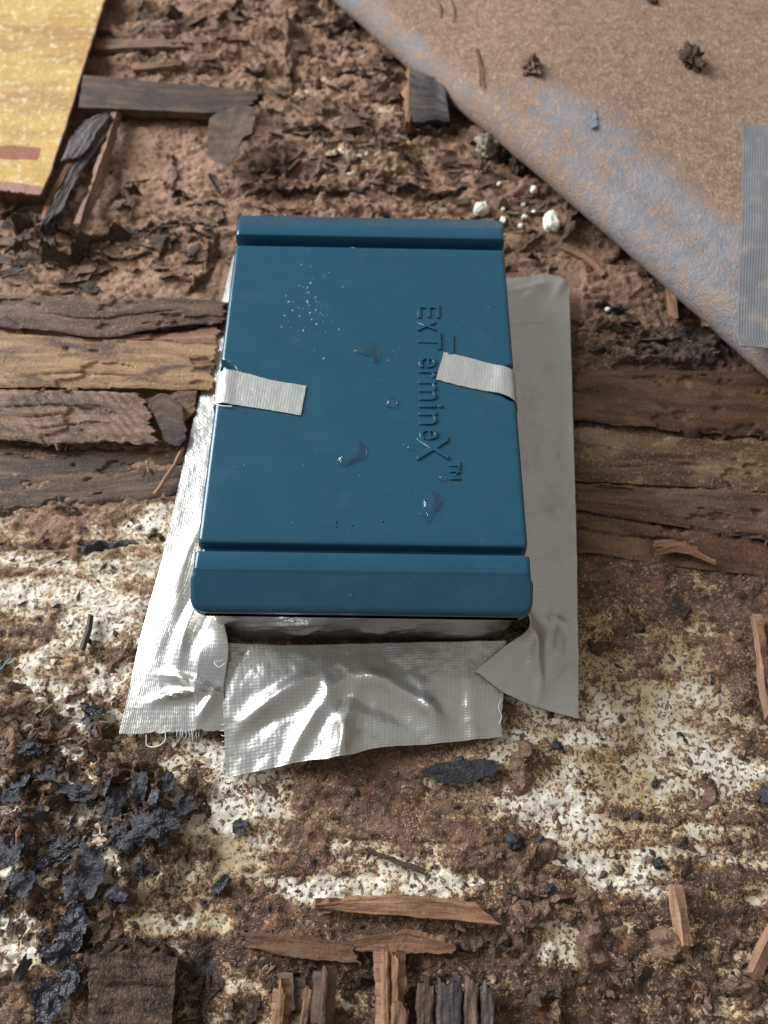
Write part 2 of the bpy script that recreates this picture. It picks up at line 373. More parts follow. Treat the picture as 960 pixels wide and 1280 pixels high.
M['wet_crust'] = mat_mud('wet_black_crust', (0.010, 0.010, 0.014), (0.028, 0.026, 0.034), (0.04, 0.036, 0.042), 0.07, 0.8, 0.0006)
M['mud'] = mat_mud('termite_mud', (0.10, 0.052, 0.031), (0.25, 0.15, 0.098), (0.36, 0.235, 0.16))
M['mud_dark'] = mat_mud('dark_termite_mud', (0.035, 0.020, 0.014), (0.11, 0.066, 0.044), (0.20, 0.13, 0.09))
M['mud_pale'] = mat_mud('pale_termite_mud', (0.20, 0.15, 0.11), (0.40, 0.34, 0.26), (0.48, 0.42, 0.33))
M['pellet'] = mat_mud('white_bait', (0.70, 0.67, 0.53), (0.80, 0.78, 0.68), (0.82, 0.80, 0.72), 0.55, 1.0, 0.00025)
M['tape'] = mat_tape('silver_duct_tape')
M['tape_shaded'] = mat_tape('shadowed_duct_tape', (0.50, 0.495, 0.475), 0.85, 0.24, 0.00003, 7.0, 0.3)  # darker copy of the tape: shade under the lid put into its colour
M['tape_lid'] = mat_tape('pale_duct_tape', (0.43, 0.42, 0.39), 0.35, 0.40, 0.000028, 10.0, 0.15)
M['thread'] = NT('tape_thread').fin((0.7, 0.7, 0.68), 0.5)
M['plastic'] = mat_plastic()
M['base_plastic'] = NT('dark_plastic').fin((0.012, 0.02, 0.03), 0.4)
kk = NT('water'); _t = kk.n.new('ShaderNodeBsdfTransparent'); _t.inputs[0].default_value = (0.965, 0.98, 0.99, 1)
_g = kk.n.new('ShaderNodeBsdfGlossy'); _g.inputs['Roughness'].default_value = 0.04; _f = kk.n.new('ShaderNodeFresnel'); _f.inputs['IOR'].default_value = 1.4
_m = kk.n.new('ShaderNodeMixShader'); kk.ln(kk.math('MULTIPLY', _f.outputs[0], kk.math('SUBTRACT', 1.0, kk.math('MULTIPLY', 0.5, kk.n.new('ShaderNodeNewGeometry').outputs['Backfacing']))), _m.inputs[0]); kk.ln(_t.outputs[0], _m.inputs[1]); kk.ln(_g.outputs[0], _m.inputs[2]); kk.ln(_m.outputs[0], kk.out.inputs['Surface'])
M['water'] = kk.m
kk = NT('thin_water'); _t = kk.n.new('ShaderNodeBsdfTransparent'); _t.inputs[0].default_value = (0.95, 0.97, 0.985, 1)
_g = kk.n.new('ShaderNodeBsdfGlossy'); _g.inputs['Roughness'].default_value = 0.05
_m = kk.n.new('ShaderNodeMixShader'); _m.inputs[0].default_value = 0.03; kk.ln(_t.outputs[0], _m.inputs[1]); kk.ln(_g.outputs[0], _m.inputs[2]); kk.ln(_m.outputs[0], kk.out.inputs['Surface'])
M['thin_water'] = kk.m

WORD = (('E', 381, 398, 522, 549), ('x', 401.5, 414, 522, 544), ('T', 416, 437, 522, 551), ('e', 446, 460, 523, 545), ('r', 464, 472, 523, 545), ('m', 476, 500.5, 523, 545),
        ('i', 505.5, 510, 523, 553), ('n', 515.5, 531, 523, 546), ('e', 536, 550, 524, 547), ('X', 545, 576, 521, 560), ('T', 577, 587, 561, 575), ('M', 588.5, 600, 561, 575))
LETTERS = []
for ch, y0, y1, x0, x1 in WORD:
    cu = bpy.data.curves.new('t', 'FONT'); cu.body = ch; cu.size = 1.0 if y0 < 577 else 0.5; cu.extrude = 0.035; cu.bevel_depth = 0.012; cu.bevel_resolution = 1
    cu.offset = -0.006; cu.resolution_u = 6
    ob = bpy.data.objects.new('t', cu); COL.objects.link(ob); LETTERS.append(ob)
_dg = bpy.context.evaluated_depsgraph_get(); LETTER_MESH = []
for ob in LETTERS: LETTER_MESH.append(bpy.data.meshes.new_from_object(ob.evaluated_get(_dg)))
for ob in LETTERS: bpy.data.objects.remove(ob)
# ------------------------------------------------------------------ the ground: one eaten board surface
def axis(lo, hi, step, far):
    core = list(np.arange(lo, hi+1e-6, step)); d = step; x = core[-1]; up = []
    while x < far: d *= 1.12; x += d; up.append(x)
    d = step; x = core[0]; dn = []
    while x > -far: d *= 1.12; x -= d; dn.append(x)
    return np.array(dn[::-1]+core+up)
gx = axis(-21, 20, 0.07, 60); gy = axis(-19.5, 28, 0.07, 60)
XX, YY = np.meshgrid(gx, gy, indexing='ij')
# what covers the board where: x, y in the photograph, pale crust, black crust, dry tan mud, ochre stain, roughness
ZONES = [
 (450,20,.12,.05,.9,.2,.9),(250,60,.08,.15,.75,.2,.8),(200,200,.12,.02,1,.1,.35),(440,110,.42,.03,.9,.4,.7),(470,215,.45,.05,.9,.45,.9),(380,260,.2,.12,.8,.2,1),(560,250,.08,.06,.85,.1,.7),
 (230,310,.25,.03,.95,.2,.5),(100,330,.15,.03,1,.1,.5),(20,350,.1,.1,.8,.1,.6),(720,330,.05,.08,.65,.1,.5),(800,400,.1,.25,.5,.4,.5),(850,440,.05,.75,.25,.3,.7),(740,420,.15,.4,.4,.5,.6),
 (100,580,.18,.0,.85,.0,.25),(40,630,.42,.0,.8,.0,.25),(180,590,.15,.0,.8,.0,.25),(200,660,.62,.0,.7,.1,.2),(90,690,.55,.12,.55,.45,.4),(30,740,.66,.0,.5,.1,.2),(130,770,.70,.0,.5,.1,.25),(60,840,.66,.02,.5,.2,.3),(10,790,.5,.3,.3,.8,.3),(120,860,.6,.02,.5,.1,.4),
 (160,830,.5,.05,.4,.1,.5),(20,920,.4,.2,.45,.1,1),(60,970,.45,.22,.45,.1,1),(120,940,.45,.25,.45,.2,1),(200,990,.45,.40,.4,.4,1),(110,1040,.58,.2,.4,.3,.9),(150,1080,.5,.35,.4,.4,.9),(40,1080,.42,.3,.45,.2,1),(30,1180,.66,.1,.5,.2,.5),(90,1190,.4,.5,.2,.7,.6),
 (270,1000,.70,.0,.5,.25,.2),(320,985,.66,.0,.5,.15,.2),(290,1060,.66,.12,.4,.85,.25),(350,1040,.55,.08,.5,.35,.3),(250,1130,.55,.08,.5,.7,.4),(200,1150,.45,.08,.55,.4,.4),(300,1120,.5,.06,.5,.4,.3),
 (420,1000,.25,.0,.65,.0,.3),(500,1010,.22,.04,.55,.1,.35),(420,1040,.42,.02,.6,.1,.3),(470,960,.1,.25,.5,.2,.3),(560,1030,.44,.02,.6,.1,.3),(440,1090,.68,.03,.5,.2,.2),(520,1095,.58,.06,.5,.2,.3),(380,1110,.55,.1,.45,.2,.3),(450,1150,.6,.05,.45,.1,.25),(330,1150,.36,.12,.4,.2,.3),
 (600,1000,.5,.02,.6,.2,.3),(620,1090,.42,.08,.5,.2,.4),(680,960,.62,.03,.4,.35,.2),(700,1020,.70,.02,.4,.1,.2),(730,1050,.66,.04,.4,.15,.2),(760,960,.62,.02,.4,.75,.15),(790,890,.62,.02,.4,.75,.15),(800,1000,.6,.05,.35,.9,.15),(740,900,.66,.0,.5,.3,.15),(750,830,.58,.03,.3,.95,.2),(760,770,.46,.1,.25,1,.3),(860,800,.52,.03,.35,.8,.25),(850,900,.64,.02,.4,.2,.2),
 (930,850,.48,.1,.4,.5,.3),(930,960,.60,.03,.4,.15,.2),(860,990,.64,.03,.45,.15,.25),(900,1050,.55,.08,.4,.2,.3),(800,1090,.49,.22,.4,.3,.35),(680,1120,.45,.14,.4,.35,.4),(740,1130,.52,.15,.35,.35,.4),(930,1130,.5,.1,.35,.4,.3),(860,1200,.46,.2,.3,.5,.4),(720,1190,.50,.25,.3,.5,.45),(640,1180,.3,.12,.5,.2,.5),(560,1190,.32,.12,.5,.2,.4),(780,1250,.43,.3,.3,.4,.4),(660,1250,.3,.3,.35,.3,.5),(940,1250,.46,.2,.35,.3,.5),(440,1210,.36,.2,.4,.5,.4),(310,1230,.45,.2,.35,.4,.4),(250,1200,.4,.3,.25,.8,.4),(160,1240,.2,.2,.35,.3,.4),(20,1260,.45,.25,.4,.2,.6),
 (760,500,.1,.05,.3,.2,.2),(900,500,.1,.05,.3,.2,.2),(850,600,.3,.05,.35,.6,.2),(780,680,.3,.08,.25,.8,.3),(900,690,.35,.06,.25,.85,.3),(940,740,.25,.3,.2,.6,.4),(840,740,.36,.15,.2,.9,.35),(450,500,.2,.05,.4,.2,.2),(450,800,.3,.05,.4,.2,.2),
 (-150,300,.1,.05,.9,.1,.5),(-200,700,.5,.05,.6,.2,.3),(-200,1000,.5,.2,.5,.2,.8),(1150,700,.3,.05,.3,.5,.3),(1150,1000,.5,.05,.4,.3,.3),(500,1450,.4,.1,.5,.3,.4),(500,-200,.15,.05,.9,.2,.6),(-200,-100,.1,.05,.9,.1,.6),(1200,200,.1,.05,.6,.1,.5)]
num = np.zeros((5,)+XX.shape); den = np.zeros(XX.shape)
wx = XX+0.7*fbm(XX*0.5, YY*0.5, 40, 3); wy = YY+0.5*fbm(XX*0.5, YY*0.5, 50, 3)
for zpx, zpy, *vals in ZONES:
    c = G(zpx, zpy); sg = 1.35 if 0 <= zpx <= 960 and 0 <= zpy <= 1280 else 6.0
    w = 1.0/(1e-2+(((wx-c[0])/sg)**2*0.7+((wy-c[1])/sg)**2))**2.2
    den += w
    for i, v in enumerate(vals): num[i] += w*v
WHT, DRK, TAN, YEL, RGH = num/den
_n = G(450, 900); TAN -= 0.22*sstep(_n[1]+3, _n[1]-3, YY)
_c = G(110, 1010); ROUGH_PATCH = np.exp(-(((XX-_c[0])/4.6)**2+((YY-_c[1])/3.6)**2)**2)
del num, den
rg1 = ridged(XX*0.33, YY*0.42, 21, 4); rg2 = ridged(XX*0.75+0.4*YY, YY*0.9, 31, 3)
lumps = fbm(XX*0.9, YY*1.1, 61, 4, 0.55); fine = fbm(XX*2.4, YY*2.8, 71, 3, 0.6); grain = fbm(XX*0.22, YY*1.6, 81, 4, 0.55)
HH = 0.10*fbm(XX*0.12, YY*0.15, 5, 3)+0.05*grain*(1-RGH)+0.05*fine
crust = sstep(0.60, 0.86, rg1+0.25*lumps)*0.34+sstep(0.62, 0.9, rg2)*0.20
lay = fbm(XX*0.22+0.15*lumps, YY*0.55, 131, 5, 0.55); lay2 = fbm(XX*0.45, YY*0.8, 141, 5, 0.6)
layers = 0.16*sstep(0.02, 0.07, lay)+0.14*sstep(0.22, 0.27, lay)+0.12*sstep(0.10, 0.15, lay2)-0.16*sstep(-0.22, -0.28, lay2)
SAND = sstep(0.6, 0.95, TAN)
HH += (RGH**1.3)*(0.50*crust+(0.08-0.06*SAND)*lumps+(0.045-0.035*SAND)*fine)+np.clip(RGH*1.25, 0, 1)*layers
WHT += 0.20*fbm(XX*0.5, YY*0.9, 91, 4)+(0.16+0.16*sstep(G(450,930)[1], G(450,1080)[1], YY))*fbm(XX*0.16, YY*1.5, 95, 4)-RGH*(crust-0.12)*0.9
HH -= 0.07*sstep(0.44, 0.56, WHT)*(0.5+0.5*RGH)+0.03*sstep(0.44, 0.56, WHT)
DRK += 0.22*fbm(XX*0.7, YY*0.9, 99, 4)*(0.35+DRK)+RGH*np.clip(lumps, 0, 1)*0.12*sstep(.1, .3, DRK)
HH += 0.10*sstep(0.45, 0.7, DRK)*RGH
pl_ = fbm((XX+0.35*YY)*0.95, (YY-0.2*XX)*0.6, 151, 5, 0.6); up_ = sstep(0.02, 0.32, pl_)
HH += ROUGH_PATCH*(0.50*up_+0.12*fine*up_); WHT -= ROUGH_PATCH*(up_-0.35)*0.42; DRK += ROUGH_PATCH*0.46*sstep(0.22, 0.40, pl_+0.1*fine)
_b = G(247, 1240); DRK += 0.5*np.exp(-(((XX-_b[0])/0.55)**2+((YY-_b[1])/1.5)**2)); HH -= 0.25*np.exp(-(((XX-_b[0])/0.5)**2+((YY-_b[1])/1.5)**2))  # shade in the gap beside the eaten block put into the colour; also sunk
_b = G(455, 1255); DRK += 0.35*np.exp(-(((XX-_b[0])/0.5)**2+((YY-_b[1])/0.9)**2))  # shade of the hollow between upright splinters, painted into the ground colour
# the long open joint between two boards left of the station
cr0, cr1 = G(-60, 687), G(215, 672)
ly = cr0[1]+(XX-cr0[0])/(cr1[0]-cr0[0])*(cr1[1]-cr0[1])+0.08*fbm(XX*0.8, XX*0, 111, 3)
joint = np.exp(-((YY-ly)/0.07)**2)*sstep(cr1[0]+.5, cr1[0]-1, XX)
HH -= 0.22*joint; DRK += 0.5*joint
under_box = np.exp(-np.maximum(0, np.maximum(np.abs(XX)-5.0, np.abs(YY)-8.0))/0.6)
HH = HH*(1-under_box*0.85)-0.03*under_box
poly = [G(*q)[:2] for q in ((285,300),(130,935),(290,990),(640,940),(740,910),(728,335))]
ins = np.zeros(XX.shape, bool)
for (x0, y0), (x1, y1) in zip(poly, poly[1:]+poly[:1]):
    ins ^= ((y0 > YY) != (y1 > YY)) & (XX < (x1-x0)*(YY-y0)/(y1-y0+1e-12)+x0)
HH = np.where(ins, np.minimum(HH, 0.02+0.3*(HH-0.02)*(HH < 0.02)), HH)
HH -= 0.12                                     # the pieces below stand on or over this
I = np.arange(XX.size).reshape(XX.shape)
F = np.stack([I[:-1, :-1], I[1:, :-1], I[1:, 1:], I[:-1, 1:]], -1).reshape(-1, 4)
gm = quads_mesh('ground', np.stack([XX, YY, HH], -1).reshape(-1, 3), F, None, dict(wht=WHT, drk=DRK, tan=TAN, yel=YEL), True)
ground = make_obj('ground', gm, M['ground']); tag(ground, kind='structure')
def gz(x, y):
    i = np.clip(np.searchsorted(gx, x)-1, 0, len(gx)-2); j = np.clip(np.searchsorted(gy, y)-1, 0, len(gy)-2)
    return float(HH[i:i+2, j:j+2].max())
def on(px, py, dz=0.0):
    c = G(px, py, 0.0); c[2] = gz(c[0], c[1])+dz; return c

# ------------------------------------------------------------------ boards still fixed in the ground (pieces of the setting)
def board(name, top, bot, z, mat, thick=0.6, rough=0.05, jag_e=(0.1, 0.3), jag_s=(0.06, 0.06), nu=300, nv=46, warp=0.05, label=None, ribs=0.0, parent=ground, holes=0.0, sf=1.3):
    def d(P, U, V, s, t):
        h = 0.7*rough*fbm(U*0.25+z*9, V*2.2, 5, 4)+0.3*rough*fbm(U*1.2, V*5+z*7, 15, 3)+warp*fbm(U*0.2, V*0.4+z*5, 8, 2)
        if ribs: h = h+ribs*np.sin((U*0.75+V*0.5+0.3*fbm(U*.4, V*.6, 3, 2))*2*np.pi*2.6)*0.5
        edge = np.minimum(t, 1-t); h = h-0.07*np.exp(-edge/0.05)
        rs = random.Random(int(z*1000)+int(abs(P[0, 0, 0])*10)); Wd = V.max(); Ln = U.max()
        for _ in range(3):                     # splits along the grain
            v0 = rs.uniform(.1, .9)*Wd; u0 = rs.uniform(.1, .9)*Ln; ul = rs.uniform(.6, 2.6)
            h = h-0.12*np.exp(-((V-v0-0.12*fbm(U*.5+v0, U*0, 3, 3)-0.03*(U-u0))/0.035)**2)*np.exp(-((U-u0)/ul)**4)
        chipped = fbm(U*0.45+z*11, V*1.1, 25, 4); h = h-0.10*sstep(0.30, 0.36, chipped)
        return h
    o = sheet(name, [GP(bot, z), GP(top, z)], nu, nv, mat, thick, Zd(d), jag_e, jag_s, parent, sharp=55, side_freq=sf)
    if label: tag(o, label)
    return o
# left of the station
board('plank', [(-400,352),(-60,365),(60,369),(150,370),(278,374)], [(-400,385),(-60,402),(60,412),(125,420),(200,408),(280,402)], 0.62, M['plank_dark'], 0.55, 0.06, (0.1, 0.5), (0.04, 0.22), label='dark brown broken plank')
board('plank', [(-400,382),(-60,398),(40,407),(120,417),(272,408)], [(-400,412),(-60,424),(60,428),(170,430),(272,432)], 0.36, M['raw_wood'], 0.4, 0.07, (0.1, 0.3), (0.05, 0.05), nv=16, label='reddish split layer under the dark plank')
board('plank', [(-400,405),(-60,415),(60,419),(170,424),(270,430)], [(-400,490),(-60,484),(60,482),(160,484),(262,487)], 0.50, M['plank_tan'], 0.5, 0.035, (0.1, 0.25), (0.08, 0.05), label='ochre plank with dark stains')
board('plank', [(-400,482),(-60,484),(40,487),(110,487),(176,490)], [(-400,532),(-60,540),(40,551),(120,552),(196,555)], 0.55, M['plank_grey'], 0.3, 0.06, (0.1, 0.5), (0.16, 0.05), ribs=0.03, warp=0.12, label='grey ribbed plank with a torn lower edge')
board('plank', [(-400,540),(-60,545),(60,556),(150,560),(245,545)], [(-400,648),(-60,640),(60,636),(150,625),(225,618)], -0.02, M['plank_grey'], 0.3, 0.05, (0.1, 0.4), (0.1, 0.25), warp=0.03, label='dusty lower board')
# right of the station
board('plank', [(694,462),(760,462),(860,462),(1060,462),(1420,462)], [(694,521),(720,524),(840,535),(1060,552),(1420,588)], 0.24, M['plank_brown'], 0.5, 0.025, (0.1, 0.1), (0.1, 0.03), label='smooth dark brown plank')
board('plank', [(694,530),(720,532),(840,544),(1060,562),(1420,598)], [(694,598),(720,600),(840,606),(1060,618),(1420,642)], 0.14, M['plank_ochre'], 0.4, 0.045, (0.1, 0.1), (0.05, 0.05), label='worn plank with ochre streaks')
board('plank', [(694,602),(720,603),(840,609),(1060,620),(1420,645)], [(694,635),(720,637),(800,650),(880,662),(1060,690),(1420,745)], 0.20, M['plank_dark'], 0.4, 0.05, (0.1, 0.1), (0.04, 0.12), label='dark plank with an uneven edge')
board('plank', [(694,632),(720,634),(800,648),(880,660),(1060,690),(1420,745)], [(694,693),(740,690),(800,700),(880,712),(1060,728),(1420,790)], 0.03, M['plank_brown'], 0.3, 0.07, (0.1, 0.1), (0.05, 0.35), warp=0.08, label='eaten low plank with a wavy lower edge')

# ------------------------------------------------------------------ rolled back floor covering, upper right
fa, fb = G(425, 0, 1.35), G(962, 462, 1.35); fd = (fb-fa); fd[2] = 0; fl = np.linalg.norm(fd); fd /= fl
fn = np.array([-fd[1], fd[0], 0.0]); fn = fn if fn[1] > 0 else -fn      # away from the fold, to the upper right
def vinyl_profile(d):                        # height of the upper layer at distance d from the fold
    return 2.45+0.115*d-0.0009*d*d
prof = [(9.0, 0.2), (5.0, 0.2), (2.5, 0.2), (1.25, 0.28)]
for a in range(-70, 91, 20): prof.append((1.25-1.25*math.cos(math.radians(a)), 1.38+1.1*math.sin(math.radians(a))))
for d in (2.4, 4, 7, 12, 18, 25, 33): prof.append((d, vinyl_profile(d)))
ext0, ext1 = -14.0, fl+16.0
curves = []
for d, z in prof:
    curves.append(np.array([fa*[1, 1, 0]+fd*s+fn*(d-0.10*0)+np.array([0, 0, z]) for s in np.linspace(ext0, ext1, 6)]))
NVP = 150
def vin_z(P, U, V, s, t):
    d = (P-fa) @ fn; x = (P-fa) @ fd
    return (0.25*fbm(x*0.10, d*0.10, 12, 3)+0.05*fbm(x*0.5, d*0.5, 14, 3)+0.018*fbm(x*2.2, d*2.2, 16, 3))*sstep(0.02, 0.25, t)
def k_vinyl():
    k = NT('dirty_grey_vinyl'); p = k.pos()
    n1 = k.noise(p, 0.35, 4, 0.6); n4 = k.noise(p, 2.2, 5, 0.65, 0.3); n12 = k.noise(k.pos(100, (1.0, 0.75, 1)), 6.5, 4, 0.7, 0.0); n25 = k.noise(p, 20, 2, 0.6)
    dirt = k.attr('dirt')
    v = k.math('ADD', dirt, k.math('MULTIPLY', k.math('SUBTRACT', n4, 0.5), 0.8)); v = k.math('ADD', v, k.math('MULTIPLY', k.math('SUBTRACT', n12, 0.5), 0.8))
    m = k.ramp(v, 0.36, 0.68)
    grey = k.mix(k.ramp(n4, 0.35, 0.65), (0.225, 0.215, 0.225), (0.31, 0.30, 0.325))
    brown = k.mix(k.ramp(n4, 0.35, 0.68), (0.235, 0.135, 0.083), (0.335, 0.21, 0.138))
    brown = k.mix(k.math('MULTIPLY', k.ramp(n12, 0.54, 0.66), 0.8), brown, (0.48, 0.345, 0.26))
    brown = k.mix(k.math('MULTIPLY', k.ramp(n12, 0.46, 0.34), 0.65), brown, (0.13, 0.068, 0.04))
    brown = k.mix(k.math('MULTIPLY', k.ramp(n25, 0.63, 0.68), 0.85), brown, (0.72, 0.67, 0.62))
    col = k.mix(m, grey, brown)
    h = k.math('ADD', k.math('MULTIPLY', n12, 0.7), k.math('MULTIPLY', n25, 0.7))
    r = k.math('ADD', 0.45, k.math('MULTIPLY', m, 0.35))
    return k.fin(col, r, k.bump(h, 0.0016, 0.85), 0.4)
M['vinyl'] = k_vinyl()
def dirt_fn(P, U, V, s, t):
    d = (P-fa) @ fn; x = (P-fa) @ fd
    up = sstep(1.8, 2.4, P[..., 2])
    lo = 0.56+0.08*sstep(0.3, 1.2, d)+0.22*sstep(2.0, 4.5, d)+0.16*fbm(x*0.3, d*0.3, 33, 4)
    lo = lo-0.20*np.exp(-((d-2.4)/1.9)**2)*sstep(fl*0.30, fl*0.6, x)
    lo = lo+0.28*np.exp(-((x-7)/4)**2)*sstep(0.2, 1.4, d)
    return lo
vinyl = sheet('floor_covering', curves, 260, NVP, M['vinyl'], 0.16, Zd(vin_z), sharp=60, attrs=dict(dirt=dirt_fn))
tag(vinyl, 'grey floor covering rolled back and crusted with brown dirt', 'floor covering')
vinyl.data.update()
def vz(x, y):                                 # height of the covering's upper face
    p = np.array([x, y, 0.0]); d = (p-fa) @ fn; q = (p-fa) @ fd
    return vinyl_profile(d)+float(0.25*fbm(q*0.10, d*0.10, 12, 3)+0.05*fbm(q*0.5, d*0.5, 14, 3)+0.018*fbm(q*2.2, d*2.2, 16, 3))
def onv(px, py, dz=0.0):
    z = 4.0
    for _ in range(8):
        c = G(px, py, z); z = vz(c[0], c[1])+dz
    return G(px, py, z)
# grey woven strip stuck on it
me_a = [onv(x, y, 0.03) for x, y in ((928,158),(927,240),(924,330),(921,420),(925,432))]
me_b = [onv(x, y, 0.03) for x, y in ((1075,150),(1075,240),(1078,330),(1080,420),(1080,445))]
def fit_v(P, U, V, s, t):
    z = np.vectorize(vz)(P[..., 0], P[..., 1])
    out = np.zeros(P.shape); out[..., 2] = z+0.05-P[..., 2]; return out
kk = NT('grey_woven_mesh'); uvn = kk.uv()
def _wv(dirn, sc):
    w = kk.n.new('ShaderNodeTexWave'); w.bands_direction = dirn; w.inputs['Scale'].default_value = sc; kk.ln(uvn, w.inputs['Vector']); return w.outputs['Fac']
_h = kk.math('MULTIPLY', kk.math('ADD', _wv('X', 3.0), _wv('Y', 3.0)), 0.5); _n = kk.noise(uvn, 1.2, 4, 0.6)
_c = kk.mix(kk.ramp(_h, 0.35, 0.9), (0.12, 0.12, 0.125), (0.22, 0.222, 0.23)); _c = kk.mix(kk.ramp(_n, 0.48, 0.7, 0, 0.5), _c, (0.34, 0.26, 0.2))
M['mesh'] = kk.fin(_c, 0.55, kk.bump(_h, 0.0003, 0.6))
o = sheet('woven_strip', [me_a, me_b], 60, 40, M['mesh'], 0.04, fit_v, (0.05, 0.05), (0.02, 0.02), straight=True)
tag(o, 'grey woven mesh strip stuck on the rolled back covering', 'mesh strip')

# ------------------------------------------------------------------ yellow printed sheet, upper left
def k_yellow():
    k = NT('worn_yellow_print'); p = k.pos(); ps = k.pos(100, (0.18, 1.0, 1))
    n1 = k.noise(p, 0.45, 4, 0.6); n4 = k.noise(p, 2.4, 5, 0.65); st = k.noise(ps, 0.8, 5, 0.6); n10 = k.noise(p, 7, 4, 0.65)
    col = k.mix(k.ramp(st, 0.38, 0.62), (0.47, 0.30, 0.075), (0.42, 0.235, 0.06))
    col = k.mix(k.math('MULTIPLY', k.ramp(st, 0.52, 0.68), 0.8), col, (0.29, 0.145, 0.045))
    col = k.mix(k.math('MULTIPLY', k.ramp(n4, 0.50, 0.66), 0.75), col, (0.58, 0.48, 0.27))
    b = k.attr('band'); col = k.mix(k.ramp(b, 0.4, 0.6), col, (0.24, 0.07, 0.028))
    e = k.attr('edge'); col = k.mix(k.ramp(k.math('ADD', e, k.math('MULTIPLY', n4, 0.4)), 0.55, 0.9), col, (0.26, 0.13, 0.085))
    col = k.mix(k.math('MULTIPLY', k.ramp(n10, 0.58, 0.68), 0.75), col, (0.14, 0.085, 0.05))
    h = k.math('ADD', n10, k.math('MULTIPLY', n4, 0.8))
    return k.fin(col, 0.62, k.bump(h, 0.0007, 0.6), 0.4)
M['yellow'] = k_yellow()
yA = GP([(150,-60),(130,0),(92,124),(53,249)], 0.95); yB = GP([(-160,-60),(-160,0),(-160,110),(-160,222)], 0.8)
q0, q1 = G(-10, 180, .95), G(-10, 197, .95); qe = G(50, 190, .95)
o = sheet('printed_sheet', [yB, yA], 110, 90, M['yellow'], 0.12,
          Zd(lambda P, U, V, s, t: 0.10*fbm(P[..., 0]*0.18, P[..., 1]*0.18, 4, 3)+0.015*fbm(P[..., 0]*1.5, P[..., 1]*1.5, 6, 3)+0.25*sstep(0.9, 1.0, s)*t),
          (0.0, 0.12), (0.0, 0.05), side_freq=1.0, straight=True,
          attrs=dict(band=lambda P, U, V, s, t: (sstep(q1[1]-.05, q1[1]+.05, P[..., 1]+0.06*(P[..., 0]-q0[0]))*sstep(q0[1]+.05, q0[1]-.05, P[..., 1]+0.06*(P[..., 0]-q0[0]))*sstep(qe[0]+.1, qe[0]-.1, P[..., 0])),
                     edge=lambda P, U, V, s, t: np.maximum(sstep(0.955, 0.985, s+0*t), 0.9*sstep(0.99, 1.0, t+0*s))))
tag(o, 'worn yellow printed sheet with a red brown bar at the upper left', 'printed sheet')

